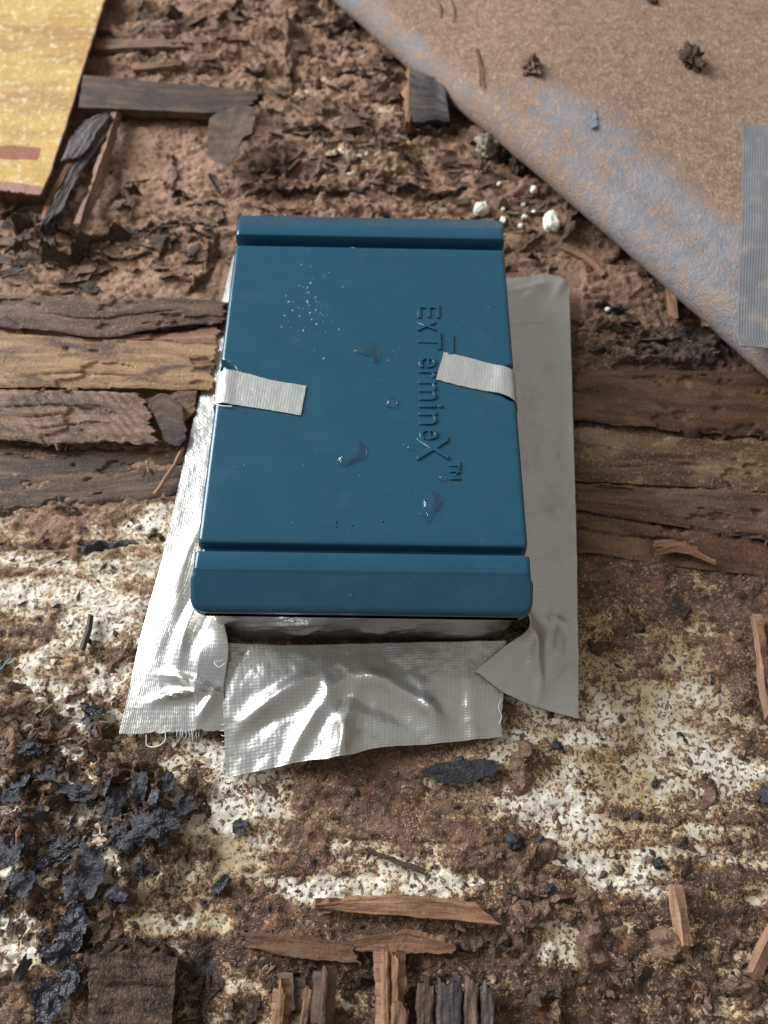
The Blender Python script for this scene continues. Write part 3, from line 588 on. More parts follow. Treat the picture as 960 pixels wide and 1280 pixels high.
# ------------------------------------------------------------------ bait station
ZT = 4.0
station = bpy.data.objects.new('bait_station', None); COL.objects.link(station)
tag(station, 'blue plastic bait station with embossed lid, taped to the eaten boards', 'bait station')
def lid_mesh():
    # stations along the length: y, height of the top, half width
    st = []
    def add(y, z, hw): st.append((y, z, hw))
    WM, WE = 4.99, 5.07
    half = []
    for y in np.arange(0, 0.95, 0.05): half.append((y, 0, WM))
    for y in np.arange(1.0, 5.8, 0.3): half.append((y, 0, WM))
    half += [(5.86, 0, WM)]
    for a in (20, 40, 60, 80, 90): half.append((5.90+0.13*math.sin(math.radians(a)), -0.13+0.13*math.cos(math.radians(a)), WM-0.02))
    half += [(6.04, -0.34, WM-0.05), (6.06, -0.37, WM-0.05), (6.33, -0.37, WM-0.05), (6.345, -0.34, WM-0.05), (6.36, 0.12, WM-0.02), (6.375, 0.145, WM), (6.40, 0.155, WM), (6.6, 0.15, WM), (6.90, 0.14, WM), (6.95, 0.125, WM+0.005)]
    R, RE = 0.40, 0.17
    y0, z0, y1, z1 = 6.97, 0.105, 8.02, -0.44
    ys = [y0+(y1-y0)*q for q in (0.0, 0.03, 0.07, 0.12, 0.17, 0.22, 0.3, 0.4, 0.5)]+[y1-R+R*math.sin(math.radians(a)) for a in (8, 18, 27, 35)]
    ys += [y1-RE+RE*math.sin(math.radians(a)) for a in (0, 15, 28, 40, 52, 63, 72, 80, 86, 90)]
    for y in ys:
        q = (y-y0)/(y1-y0); e = max(0.0, y-(y1-RE)); c_ = max(0.0, y-(y1-R))
        half.append((y, z0+(z1-z0)*q-(RE-math.sqrt(max(0.0, RE*RE-e*e))), WM+(WE-WM)*sstep(0.02, 0.20, q)-R+math.sqrt(max(0.0, R*R-c_*c_))))
    st = [(-y, z, w) for y, z, w in half[:0:-1]]+half
    # cross positions: (fraction kind)
    xs_in = list(np.arange(0, 4.0, 0.5))+list(np.arange(4.0, 4.80, 0.05))
    rb = 0.16
    rows = []
    for (y, z, hw) in st:
        endf = sstep(7.6, 7.9, abs(y)); bottom = -0.86+0.10*sstep(6.6, 7.2, abs(y))
        pr = []
        for x in xs_in:
            xx = x/4.80*(hw-rb)
            dz = 0
            if abs(y) < 1.0:
                rr = math.hypot(xx-(WM+0.12), y); dz = -0.30*(1-sstep(0.70, 0.80, rr))
            pr.append((xx, z+dz))
        for a in np.linspace(0, 90, 7):
            xx = hw-rb+rb*math.sin(math.radians(a)); dz = 0
            if abs(y) < 1.0: dz = -0.30*(1-sstep(0.70, 0.80, math.hypot(xx-(WM+0.12), y)))
            pr.append((xx, z-rb+rb*math.cos(math.radians(a))+dz))
        pr.append((hw+0.01, z-rb-0.15)); pr.append((hw+0.02, bottom+0.12)); pr.append((hw+0.02, bottom)); pr.append((hw-0.12, bottom))
        row = [(-x, y, zz) for x, zz in pr[:0:-1]]+[(x, y, zz) for x, zz in pr]
        rows.append(row)
    # rounded front and back faces below the slope
    def face(row, sgn):
        c = np.array(row); out = []
        top = c[:, 2].max(); n = len(row)
        for k, (dy, dzf) in enumerate(((0.0, 0.06),)):
            r = c.copy(); r[:, 1] += sgn*dy; r[:, 2] = np.minimum(c[:, 2], top-dzf); r[:, 0] *= 1+0.0
            out.append([tuple(p) for p in r])
        return out
    rows = face(rows[0], -1)[::-1]+rows+face(rows[-1], 1)
    A = np.array(rows); nu, nv = A.shape[:2]; A[..., 2] += ZT
    I = np.arange(nu*nv).reshape(nu, nv)
    F = np.stack([I[:-1, :-1], I[:-1, 1:], I[1:, 1:], I[1:, :-1]], -1).reshape(-1, 4)
    F = F[:, ::-1]
    V = A.reshape(-1, 3).tolist(); F = F.tolist()
    # flat end faces
    for i, fl_ in ((0, False), (nu-1, True)):
        h = nv//2
        for j in range(h):
            a, b, c, d = I[i, j], I[i, j+1], I[i, nv-2-j], I[i, nv-1-j]
            if b == c: continue
            F.append([a, b, c, d] if not fl_ else [d, c, b, a])
    me = quads_mesh('lid', V, F, None, None, True, 38)
    bm = bmesh.new(); bm.from_mesh(me); bmesh.ops.remove_doubles(bm, verts=bm.verts, dist=1e-6); bmesh.ops.recalc_face_normals(bm, faces=bm.faces); bm.to_mesh(me); bm.free()
    me.set_sharp_from_angle(angle=math.radians(42))
    return me
lid = make_obj('lid', lid_mesh(), M['plastic'], station)
# base tub, narrower than the lid and tapering to the foot
def base_mesh():
    rows = []
    for z, w, l in ((0.0, 4.62, 7.62), (0.3, 4.66, 7.66), (2.2, 4.74, 7.74), (2.95, 4.80, 7.78), (3.05, 4.60, 7.60)):
        r = 0.55; ring = []
        for cx, cy, a0 in ((1, 1, 0), (-1, 1, 90), (-1, -1, 180), (1, -1, 270)):
            for a in np.linspace(a0, a0+90, 7):
                ring.append((cx*(w-r)+r*math.cos(math.radians(a)), cy*(l-r)+r*math.sin(math.radians(a)), z))
        rows.append(ring)
    A = np.array(rows); nu, nv = A.shape[:2]; I = np.arange(nu*nv).reshape(nu, nv); J = np.roll(I, -1, 1)
    F = np.stack([I[:-1], J[:-1], J[1:], I[1:]], -1).reshape(-1, 4)
    return quads_mesh('base', A.reshape(-1, 3), F, None, None, True, 40)
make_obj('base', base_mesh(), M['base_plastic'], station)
# embossed writing: reads from the far end to the near end, letter tops to the right
for me, (ch, y0, y1, x0, x1) in zip(LETTER_MESH, WORD):
    co = np.zeros(len(me.vertices)*3); me.vertices.foreach_get('co', co); co = co.reshape(-1, 3)
    co[:, :2] -= co[:, :2].min(0); ext = co[:, :2].max(0); c = G(x0, y0, ZT)
    sy = (c[1]-G(x0, y1, ZT)[1])/ext[0]; sx = (G(x1, y0, ZT)[0]-c[0])/ext[1]
    w = np.stack([c[0]+co[:, 1]*sx, c[1]-co[:, 0]*sy, ZT+0.012+co[:, 2]], 1)*S
    me.vertices.foreach_set('co', w.ravel()); me.update(); me.materials.clear()
    make_obj('letter', me, M['plastic'], lid)
# the long bar over the T
bar = GP([(560.5,419),(560.5,443)], ZT+0.05); bar2 = GP([(567,419),(567,443)], ZT+0.05)
o = sheet('letter_bar', [bar, bar2], 12, 5, M['plastic'], 0.07, parent=lid)

# ------------------------------------------------------------------ duct tape
def wr(*waves):
    """folds in a strip: (photo x, photo y, height z, direction deg, length, width, height)"""
    L = []
    for px, py, z, ang, ln, wd, h in waves:
        c = G(px, py, z); a = math.radians(ang); L.append((c[0], c[1], math.cos(a), math.sin(a), ln, wd, h))
    def f(P):
        r = 0
        for cx, cy, ca, sa, ln, wd, h in L:
            dx = P[..., 0]-cx; dy = P[..., 1]-cy; a = dx*ca+dy*sa; b = -dx*sa+dy*ca+0.06*a*a
            r = r+h*np.exp(-np.abs(a/ln)**2.5-(b/wd)**2)
        return r
    return f
# left strip: up the side of the tub, then out over the boards
y_top, y_front = 6.2, -7.3
l0 = np.array([(-4.62, y_top, 2.4), (-4.72, 2, 2.4), (-4.72, -3, 2.4), (-4.70, -6.9, 2.3), tuple(G(285, 808, 1.1)), tuple(G(280, 868, 0.5)), tuple(G(290, 915, .25))])
l1 = np.array([(-4.72, y_top, 0.35), (-4.88, 2, 0.3), (-4.88, -3, 0.3), (-4.95, -6.8, 0.45), tuple(G(250, 820, .75)), tuple(G(245, 870, .4)), tuple(G(245, 914, .25))])
l2 = np.array([tuple(G(292, 318, .15)), tuple(G(262, 440, .2)), tuple(G(233, 565, .25)), tuple(G(201, 705, .3)), tuple(G(172, 812, .3)), tuple(G(160, 870, .3)), tuple(G(149, 917, .25))])
lw = wr((238,775,.6,75,1.3,.22,.30),(215,800,.5,80,1.2,.3,-.10),(225,868,.4,10,.8,.14,.28),(245,855,.4,-20,.9,.12,.22),(262,880,.4,60,.5,.14,.22),(210,730,.4,75,1.8,.35,.08),(232,700,.5,80,2.2,.3,.12))
def wrinkle(fn, fine=0.02, mask=lambda s, t: 1.0):
    return Zd(lambda P, U, V, s, t: (fn(P)+fine*fbm(P[..., 0]*1.1, P[..., 1]*1.1, 13, 3)+0.004*fbm(P[..., 0]*5, P[..., 1]*5, 17, 2))*mask(s, t))
o = sheet('duct_tape_strip', [l0, l1+[.03, 0, .22], l1*.97+l2*.03, l1*.9+l2*.1-[0, 0, .02], l1*0.45+l2*0.55, l2], 220, 90, M['tape'], 0.03, wrinkle(lw, 0.022), (0.0, 0.10), (0, 0.015), smooth_across=False)
tag(o, 'silver duct tape strip along the left side of the blue station', 'duct tape', 'duct tape round the station'); tape_left = o
# front face of the tub
f0 = np.array([(-4.80, -7.1, 2.95), (-4.70, -7.62, 2.95), (-4.25, -7.80, 2.95), (-2, -7.81, 2.95), (2, -7.81, 2.95), (4.25, -7.80, 2.95), (4.70, -7.62, 2.95), (4.82, -7.1, 2.95)]); f1 = f0*[.997, .994, 1]+[0, 0, -1.4]; f2 = f0*[.992, .985, 1]+[0, 0, -2.95]
o = sheet('duct_tape_strip', [f0, f1, f2], 160, 40, M['tape_shaded'], 0.03,
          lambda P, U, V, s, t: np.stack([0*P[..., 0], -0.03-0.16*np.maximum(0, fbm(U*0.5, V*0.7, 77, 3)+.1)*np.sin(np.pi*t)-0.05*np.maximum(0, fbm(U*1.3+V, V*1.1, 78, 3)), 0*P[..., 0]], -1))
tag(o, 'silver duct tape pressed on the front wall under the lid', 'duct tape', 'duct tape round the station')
# front strip
a0 = GP([(274,803,.7),(330,806,.65),(400,806,.6),(440,805,.6),(520,803,.65),(580,802,.7),(634,801,.75)])
a1 = GP([(277,845,.55),(350,845,.6),(440,842,.6),(520,840,.6),(600,838,.6),(632,836,.6)])
a2 = GP([(280,905,.4),(350,900,.42),(440,895,.5),(520,890,.45),(628,880,.4)])
a3 = GP([(282,973,.25),(330,962,.35),(390,950,.5),(428,946,.75),(460,937,.6),(540,930,.25),(627,921,.2)])
fw = wr((345,870,.8,35,1.5,.28,.34),(318,905,.6,25,1.0,.3,-.12),(385,905,.6,60,1.4,.24,.22),(430,915,.6,80,1.1,.26,.45),(415,885,.7,110,1.1,.25,.16),(505,865,.7,-30,1.5,.26,.26),(540,890,.5,-70,1.0,.28,.20),(470,880,.7,-20,1.4,.3,-.14),(590,900,.4,95,1.3,.25,.10),(440,850,.8,10,1.6,.3,.12))
o = sheet('duct_tape_strip', [a0, a1, a2, a3], 180, 80, M['tape'], 0.03, wrinkle(fw, 0.05), (0.03, 0.05), (0.02, 0.015))
tag(o, 'crumpled silver duct tape strip spread out in front of the station', 'duct tape', 'duct tape round the station'); tape_front = o
# right strip, its near corner folded over the front strip
r0 = np.array([(4.62, G(645,352,.9)[1], 1.0), (4.72, 3, 2.3), (4.74, -3, 2.4), (4.72, -6.4, 2.3), tuple(G(662, 785, 1.6)), tuple(G(634, 806, 1.15)), tuple(G(594, 839, .85))])
r1 = np.array([tuple(G(654, 347, .9)), (4.85, 3, 0.6), (4.90, -3, 0.6), (4.95, -6.3, 0.9), tuple(G(676, 800, .9)), tuple(G(655, 838, .8)), tuple(G(635, 868, .65))])
r2 = np.array([tuple(G(688, 343, .75)), tuple(G(685, 440, .45)), tuple(G(690, 560, .35)), tuple(G(700, 700, .4)), tuple(G(702, 790, .4)), tuple(G(695, 850, .4)), tuple(G(685, 888, .3))])
r3 = np.array([tuple(G(711, 352, .55)), tuple(G(714, 450, .5)), tuple(G(717, 560, .5)), tuple(G(721, 700, .4)), tuple(G(722, 790, .3)), tuple(G(723, 850, .25)), tuple(G(723, 898, .2))])
rw = wr((655,366,.7,20,.9,.10,.18),(690,405,.5,3,1.5,.09,.07),(680,405,.5,3,1.5,.3,-.05),(700,360,.6,60,.7,.18,.10),(705,600,.4,80,2.5,.4,.05),(690,640,.4,15,1.0,.15,.06),(668,815,.7,70,.8,.2,.16),(700,812,.4,75,.8,.2,.10),(708,780,.4,-15,.8,.14,.08),(690,790,.5,75,1.0,.26,.18),(672,830,.7,-85,1.0,.18,.20),(705,830,.4,40,.9,.2,.14),(690,700,.5,10,1.0,.2,.10),(675,410,.5,5,1.2,.16,.10),(665,370,.6,40,.8,.25,.22),(700,470,.4,8,1.2,.3,.05))
o = sheet('duct_tape_strip', [r0, r1, r2, r3], 220, 70, M['tape'], 0.03, wrinkle(rw, 0.035), (0.10, 0.02), (0.0, 0.012))
tag(o, 'silver duct tape strip along the right side with its corner over the front strip', 'duct tape', 'duct tape round the station'); tape_right = o
# two short strips that hold the lid down
def lid_strip(A, B, label):
    o = sheet('duct_tape_strip', [A, B], 90, 24, M['tape_lid'], 0.025,
              Zd(lambda P, U, V, s, t: 0.006*fbm(U*3, V*3, 23, 2)+0.02*np.exp(-((U-1.6)/.25)**2-((V-.55)/.05)**2)), (0.015, 0.0), (0.012, 0.02), side_freq=5)
    return tag(o, label, 'duct tape', 'short tapes on the lid')
zt = ZT+0.045
A = np.array([G(383, 482, zt), G(340, 475, zt), G(300, 465, zt+.01), (-4.80, G(285,463,zt)[1], zt+.02), (-5.03, G(272,466,zt)[1], ZT-.12), (-5.10, G(272,466,zt)[1]-.02, ZT-.5), (-5.12, G(272,466,zt)[1], ZT-1.0)])
B = np.array([G(376, 519, zt), G(335, 512, zt), G(295, 506, zt+.01), (-4.80, G(285,504,zt)[1], zt+.02), (-5.03, G(270,503,zt)[1], ZT-.12), (-5.10, G(270,503,zt)[1]-.02, ZT-.5), (-5.12, G(270,503,zt)[1], ZT-1.0)])
t1 = lid_strip(A, B, 'short pale tape over the left edge of the blue lid')
A = np.array([G(555, 440, zt), G(590, 448, zt), G(615, 455, zt), (4.62, G(632,459,zt)[1], zt+.06), (4.92, G(643,462,zt)[1], zt-.02), (5.07, G(645,462,zt)[1], ZT-.35), (5.10, G(645,464,zt)[1], ZT-1.0)])
B = np.array([G(545, 474, zt), G(580, 483, zt), G(605, 488, zt), (4.62, G(628,495,zt)[1], zt+.06), (4.92, G(640,500,zt)[1], zt-.02), (5.07, G(645,502,zt)[1], ZT-.35), (5.10, G(645,502,zt)[1], ZT-1.0)])
t2 = lid_strip(A, B, 'short pale tape over the right edge of the blue lid, across the writing')
# loose threads of the tape weave
def thread(pts, r, parent):
    C = catmull(np.array(pts), 24); V = []; F = []
    for i, p in enumerate(C):
        tg = C[min(i+1, 23)]-C[max(i-1, 0)]; tg /= np.linalg.norm(tg); a = np.cross(tg, [0, 0, 1.0]); a /= np.linalg.norm(a)+1e-9; b = np.cross(a, tg)
        for k in range(5):
            w = k*2*math.pi/5; V.append(p+r*(a*math.cos(w)+b*math.sin(w)))
    for i in range(23):
        for k in range(5): F.append([i*5+k, i*5+(k+1) % 5, (i+1)*5+(k+1) % 5, (i+1)*5+k])
    return make_obj('thread', quads_mesh('thread', V, F), M['thread'], parent)
thread(GP([(183,918,.3),(184,932,.2),(196,933,.25),(206,926,.3),(207,916,.35)]), 0.016, tape_left)
thread(GP([(278,826,1.2),(268,828,1.3),(274,834,1.3),(281,829,1.25)]), 0.014, tape_left)
for i in range(9):
    x = 222+i*3.4+random.uniform(-1, 1); thread(GP([(x,912,.3),(x+random.uniform(-1,1),920,.25),(x+random.uniform(-2,2),922+random.uniform(0,6),.15)]), 0.010, tape_left)
thread(GP([(626,874,.5),(623,884,.45),(627,895,.4),(624,905,.3)]), 0.014, tape_front)
for i in range(8):
    y = 905+i*7; thread(GP([(281,y,.45),(279,y+1,.4),(276.5+random.uniform(-1,1),y+random.uniform(-2,3),.35)]), 0.009, tape_front)
thread(GP([(272,497,ZT),(267,494,ZT-.1),(268,503,ZT-.1),(276,507,zt),(290,508,zt+.02)]), 0.018, t1)

# ------------------------------------------------------------------ water on the lid
def drop(pts, h, label, seed, group='water drops on the lid'):
    pp = np.array([G(x, y, ZT)[:2] for x, y in pts]); c = pp.mean(0); na, nr = 40, 9
    q = catmull(np.c_[np.r_[pp, pp[:1]], np.zeros(len(pp)+1)], na+1)[:-1, :2]-c
    V = []
    for k in range(nr+1):
        r = math.sin(k/nr*math.pi/2); z = 1.25*h*(1-r**2.6)**0.55 if k < nr else 0
        for j in range(na): V.append((c[0]+q[j, 0]*r, c[1]+q[j, 1]*r, ZT+0.004+z))
    n = len(V); V += [(c[0]+p[0], c[1]+p[1], ZT-0.01) for p in q]
    I = np.arange(n).reshape(nr+1, na); J = np.roll(I, -1, 1); F = np.stack([I[:-1], I[1:], J[1:], J[:-1]], -1).reshape(-1, 4)
    b = np.arange(na)+n; F = np.r_[F, np.stack([I[-1], b, np.roll(b, -1), J[-1]], -1)]
    half = na//2; cap = [[b[j], b[na-1-j], b[na-2-j], b[j+1]] for j in range(half-1)]
    F = np.r_[F, cap]
    me = quads_mesh('water_drop', V, F)
    bm = bmesh.new(); bm.from_mesh(me); bmesh.ops.remove_doubles(bm, verts=bm.verts, dist=1e-7); bmesh.ops.recalc_face_normals(bm, faces=bm.faces); bm.to_mesh(me); bm.free()
    return tag(make_obj('water_drop', me, M['water']), label, 'water drop', group)
def circ(x, y, rx, ry=None): return [(x+rx*math.cos(a), y+(ry or rx)*math.sin(a)) for a in np.linspace(0, 2*math.pi, 9)[:-1]]
drop([(441,440),(447,433),(457,430),(469,429),(473,440),(473,451),(468,455),(464,449),(455,444)], 0.10, 'crescent water drop left of the embossed word', 1)
drop([(421,575),(428,566),(438,558),(445,549),(455,556),(459,567),(454,575),(445,576),(437,581),(428,584)], 0.11, 'large irregular water drop near the lid centre', 2)
drop([(522,646),(527,638),(529,625),(536,614),(545,616),(553,622),(549,634),(541,643),(534,653),(530,645)], 0.11, 'hooked water drop below the trademark letters', 3)
drop(circ(489.5, 504, 7.5, 6.8), 0.12, 'round water bead between the two short tapes', 4)
drop(circ(553, 597.5, 4.6), 0.08, 'small round bead just left of the trademark letters', 5)
drop(circ(512, 560, 3.2), 0.05, 'tiny bead left of the last embossed letter', 6)
drop([(490,436),(499,430),(512,432),(520,447),(516,461),(508,462),(499,452)], 0.012, 'flat smear of water touching the middle of the embossed word', 7).data.materials[0] = M['thin_water']
drop(circ(440.5, 310.5, 2.3), 0.06, 'tiny bead at the far edge of the lid panel', 8)
drop(circ(441, 741, 4.2, 2.8), 0.03, 'small flat bead on the near sloping rim', 9).location.z = -0.0022
V = []; F = []
def speck(x, y, z, r):
    b = len(V)
    for ring, (rr, hh) in enumerate(((1.0, 0), (0.8, 0.45), (0.35, 0.75))):
        for k in range(6): a = k*math.pi/3; V.append((x+rr*r*math.cos(a), y+rr*r*math.sin(a), z+hh*r))
    for q in range(2):
        for k in range(6): F.append([b+q*6+k, b+q*6+(k+1) % 6, b+q*6+6+(k+1) % 6, b+q*6+6+k])
    F.append([b+12, b+13, b+14, b+15]); F.append([b+12, b+15, b+16, b+17])
for i in range(130):
    px, py = random.uniform(290, 635), random.uniform(320, 670); c = G(px, py, ZT)
    if abs(c[0]) < 4.6: speck(c[0], c[1], ZT, random.choice((.012, .015, .02, .03)))
o = make_obj('water_specks', quads_mesh('water_specks', V, F), M['water'])
tag(o, 'fine water specks scattered over the blue lid', 'water specks', kind='stuff')
V, F = [], []
for i in range(60):
    px, py = random.gauss(388, 20), random.gauss(382, 25); c = G(px, py, ZT)
    for q in range(random.choice((1, 1, 1, 2, 3))): speck(c[0]+q*.03*random.uniform(-1, 1), c[1]-q*.04, ZT-.004, random.choice((.010, .014, .018, .022, .034)))
for i in range(28):
    px, py = random.uniform(290, 635), random.uniform(320, 670); c = G(px, py, ZT)
    if abs(c[0]) < 4.6: speck(c[0], c[1], ZT-.004, random.choice((.010, .014, .018)))
M['splash'] = mat_mud('dried_splash', (0.35, 0.45, 0.52), (0.55, 0.62, 0.66), (0.6, 0.66, 0.7), 0.5)
o = make_obj('dried_splashes', quads_mesh('dried_splashes', V, F), M['splash'])
tag(o, 'pale dried splash specks on the far left part of the lid', 'splash specks', kind='stuff')
V, F = [], []
for i in range(40):
    px, py = random.uniform(290, 640), random.uniform(285, 670); c = G(px, py, ZT)
    if abs(c[0]) < 4.6 and (abs(c[1]) < 5.8): speck(c[0], c[1], ZT, random.uniform(.010, .028))
for px, py in ((440,657),(420,659),(420,653),(478,652)): c = G(px, py, ZT); speck(c[0], c[1], ZT, .04)
o = make_obj('dirt_grains', quads_mesh('dirt_grains', V, F), M['mud_dark'])
tag(o, 'tiny dark dirt grains lying on the blue lid', 'dirt', kind='stuff')

# ------------------------------------------------------------------ white bait pellets
def pellet(px, py, sx, sy, sz, rot, label, seed, name='bait_pellet'):
    c = on(px, py); o = clod(name, (c[0], c[1], c[2]), (sx, sy, sz), M['pellet'], seed, 0.26, 1.2, rot, 4, sink=0.1, boxy=0.7)
    return tag(o, label, 'bait pellet', 'white bait pellets')
pellet(688, 281, .38, .60, .42, 0.12, 'large white bait pellet in front of the rolled covering', 1)
pellet(601, 264, .36, .33, .36, 0.3, 'white bait lump right behind the far lid edge', 2)
for px, py, r, lb in ((666,243,.17,'white crumb nearest the rolled covering'),(624,229,.11,'white crumb farthest from the station'),(654,254,.12,'white crumb left of the one nearest the covering'),(666.5,267,.10,'small white crumb left of the large pellet'),(655,273,.12,'white crumb midway between lump and large pellet'),(650,284,.12,'white crumb nearest the large pellet on its lower left'),(628,265,.10,'white crumb just right of the white lump'),(628,278,.16,'white crumb at the far right lid corner'),(759,388,.11,'white crumb among black bits right of the tape')):
    pellet(px, py, r, r*1.15, r, px, lb, px)

# ------------------------------------------------------------------ loose wood at the top
def chip(name, A, B, zA, zB, mat, thick, label, cat, group=None, je=(0.15, 0.15), js=(0.04, 0.04), nu=90, nv=22, rough=0.05, curl=0.0, parent=None):
    a = GP(A, zA); b = GP(B, zB)
    o = sheet(name, [a, b], nu, nv, mat, thick, Zd(lambda P, U, V, s, t: rough*fbm(U*0.5+thick*31, V*3.2, 6, 4)+0.4*rough*fbm(U*2, V*5, 9, 3)+curl*(2*t-1)**2), je, js, parent, sharp=50)
    return tag(o, label, cat, group)
chip('broken_lath', [(98,134),(200,138),(285,139),(312,132)], [(104,93),(180,101),(250,107),(326,115)], .85, .95, M['chip_brown'], .38, 'flat dark brown lath lying beside the yellow sheet', 'broken lath', je=(.05,.28), rough=.03)
chip('wood_sliver', [(228,138),(262,133),(300,138)], [(228,133),(268,128),(300,130)], .62, .62, M['raw_wood'], .35, 'pale split edge under the flat dark lath', 'wood sliver', nu=40, nv=8)
c = G(287, 171, 1.0)
flake('wood_flake', c-np.array([0, 0, .1]), 1, 1, 0, .22, M['chip_red'], 0.05, (0.10, 0.05), .10, .0, 4, bump=.06, na=56,
      pts=[(p[0]-c[0], p[1]-c[1]) for p in GP([(262,147),(280,140),(300,137),(318,139),(320,155),(314,170),(302,177),(298,186),(300,194),(290,200),(284,208),(272,202),(257,192),(260,172)], 1.15)])
tag(bpy.data.objects[-1] if False else [o for o in COL.objects if o.name.startswith('wood_flake')][-1], 'dark leaf shaped wood flake with a ragged lower edge', 'wood flake')
chip('wood_splinter', [(78,262),(95,225),(125,180),(148,150)], [(52,282),(78,232),(104,182),(130,146)], .75, .85, M['chip_dark'], .3, 'long charred splinter leaning away from the yellow sheet', 'wood splinter', je=(.5,.25), js=(.08,.1))
chip('wood_splinter', [(52,282),(72,236),(100,190),(112,172)], [(46,280),(66,234),(94,188),(106,170)], .60, .6, M['raw_wood'], .3, 'bare orange edge along the long charred splinter', 'wood splinter', je=(.2,.2), nv=8)
chip('wood_splinter', [(96,198),(110,186),(125,160),(138,145)], [(78,198),(90,170),(108,150),(130,140)], 1.0, 1.05, M['chip_dark'], .25, 'short charred splinter nearest the yellow sheet', 'wood splinter', je=(.4,.2), js=(.12,.1))
chip('wood_splinter', [(105,282),(122,250),(138,200),(153,140)], [(100,278),(112,240),(130,190),(146,140)], .55, .85, M['stick'], .3, 'thin brown splinter on the right of the charred ones', 'wood splinter', je=(.35,.1), nv=10)
# upright block by the covering
chip('wood_block', [(512,152),(530,152),(545,150),(562,150)], [(512,84),(530,94),(546,98),(556,112)], .9, 1.5, M['chip_dark'], .55, 'charred wood block standing beside the rolled covering', 'wood block', je=(.03,.05), js=(.10,.08), nu=40)
chip('wood_sliver', [(506,152),(509,130),(511,105),(512,80)], [(512,153),(514,130),(515,110),(515,84)], 1.0, 1.0, M['raw_wood'], .6, 'pale upright sliver on the left of the charred block', 'wood sliver', nu=30, nv=6, je=(.1,.05))
# splinters among the mud at the top
SPL = [((120,62),(155,60),(230,58),12,M['stick'],'brown sliver above the flat dark lath'),((165,87),(200,84),(228,80),7,M['raw_wood'],'thin pale sliver just above the lath'),((285,50),(300,49),(310,51),5,M['raw_wood'],'tiny pale sliver in the mud far above the station'),
       ((120,36),(135,38),(150,46),10,M['stick'],'short sliver near the top edge of the yellow sheet')]
for a, m_, b, w, mt, lb in SPL:
    chip('wood_sliver', [a, m_, b], [(a[0], a[1]-w), (m_[0], m_[1]-w), (b[0], b[1]-w*0.7)], .35, .4, mt, .25, lb, 'wood sliver', je=(.1,.25), nv=8, nu=50)

# gnarled mud crusts: walls of eaten galleries, each a crumpled upright ribbon
def crust_mesh(pts, h, seed, wid=.16, lean=None, dens=16):
    lean = math.sin(seed*2.7)*0.9 if lean is None else lean
    base = np.array([on(x, y, -.08) for x, y in pts]); n = max(int(2.5*dens), int(len(pts)*dens)); C = catmull(base, n)
    s = np.linspace(0, 1, n); L = np.r_[0, np.cumsum(np.linalg.norm(np.diff(C, axis=0), axis=1))]
    T = np.gradient(C, axis=0); T[:, 2] = 0; T /= np.linalg.norm(T, axis=1, keepdims=True)+1e-9; Nn = np.stack([-T[:, 1], T[:, 0], 0*s], 1)
    C = C+Nn*(0.18*fbm(L*0.9, L*0+seed, seed, 3))[:, None]
    hh = h*(0.75+0.8*fbm(L*0.8, L*0+seed*3, seed, 4))*np.clip(np.minimum(s, 1-s)*9, 0.12, 1); hh = np.maximum(hh, .05)
    ww = wid*(1+0.5*fbm(L*1.3, L*0+seed*5, seed+3, 3))
    ns = 15; ang = np.linspace(-0.5*math.pi-0.6, 1.5*math.pi-0.6, ns, endpoint=False)
    f = np.linspace(0, 1, ns)[None, :]; a = np.pi*f; Lc = L[:, None]
    x = np.cos(a)*ww[:, None]*(1.5-0.75*np.sin(a)); z = np.abs(np.sin(a))**0.8*hh[:, None]
    d = 0.07*perlin(Lc*2.3+seed, f*4.0, seed+7)+0.04*perlin(Lc*6+seed, f*9.0, seed+4)+0.10*np.sin(a)*perlin(Lc*0.8, seed*2.0+0*f, 9)*h*3
    A = C[:, None]+Nn[:, None]*(x*0.8+d+lean*z*(0.6+0.6*perlin(Lc*1.1, seed+0*f, 3)))[..., None]; A[..., 2] += z*(1+0.35*perlin(Lc*3, f*3, seed)+0.2*perlin(Lc*7, f*5, seed+2))
    I = np.arange(n*ns).reshape(n, ns)
    F = np.stack([I[:-1, :-1], I[1:, :-1], I[1:, 1:], I[:-1, 1:]], -1).reshape(-1, 4)
    return A.reshape(-1, 3), F, np.c_[np.repeat(L, ns), np.tile(np.arange(ns)*.05, n)]
def crust(pts, h, mat, label, seed, wid=.16, group='mud crusts'):
    V, F, uv = crust_mesh(pts, h*1.2, seed, wid)
    return tag(make_obj('mud_crust', quads_mesh('mud_crust', V, F, uv, None, True, 60), mat), label, 'mud crust', group)
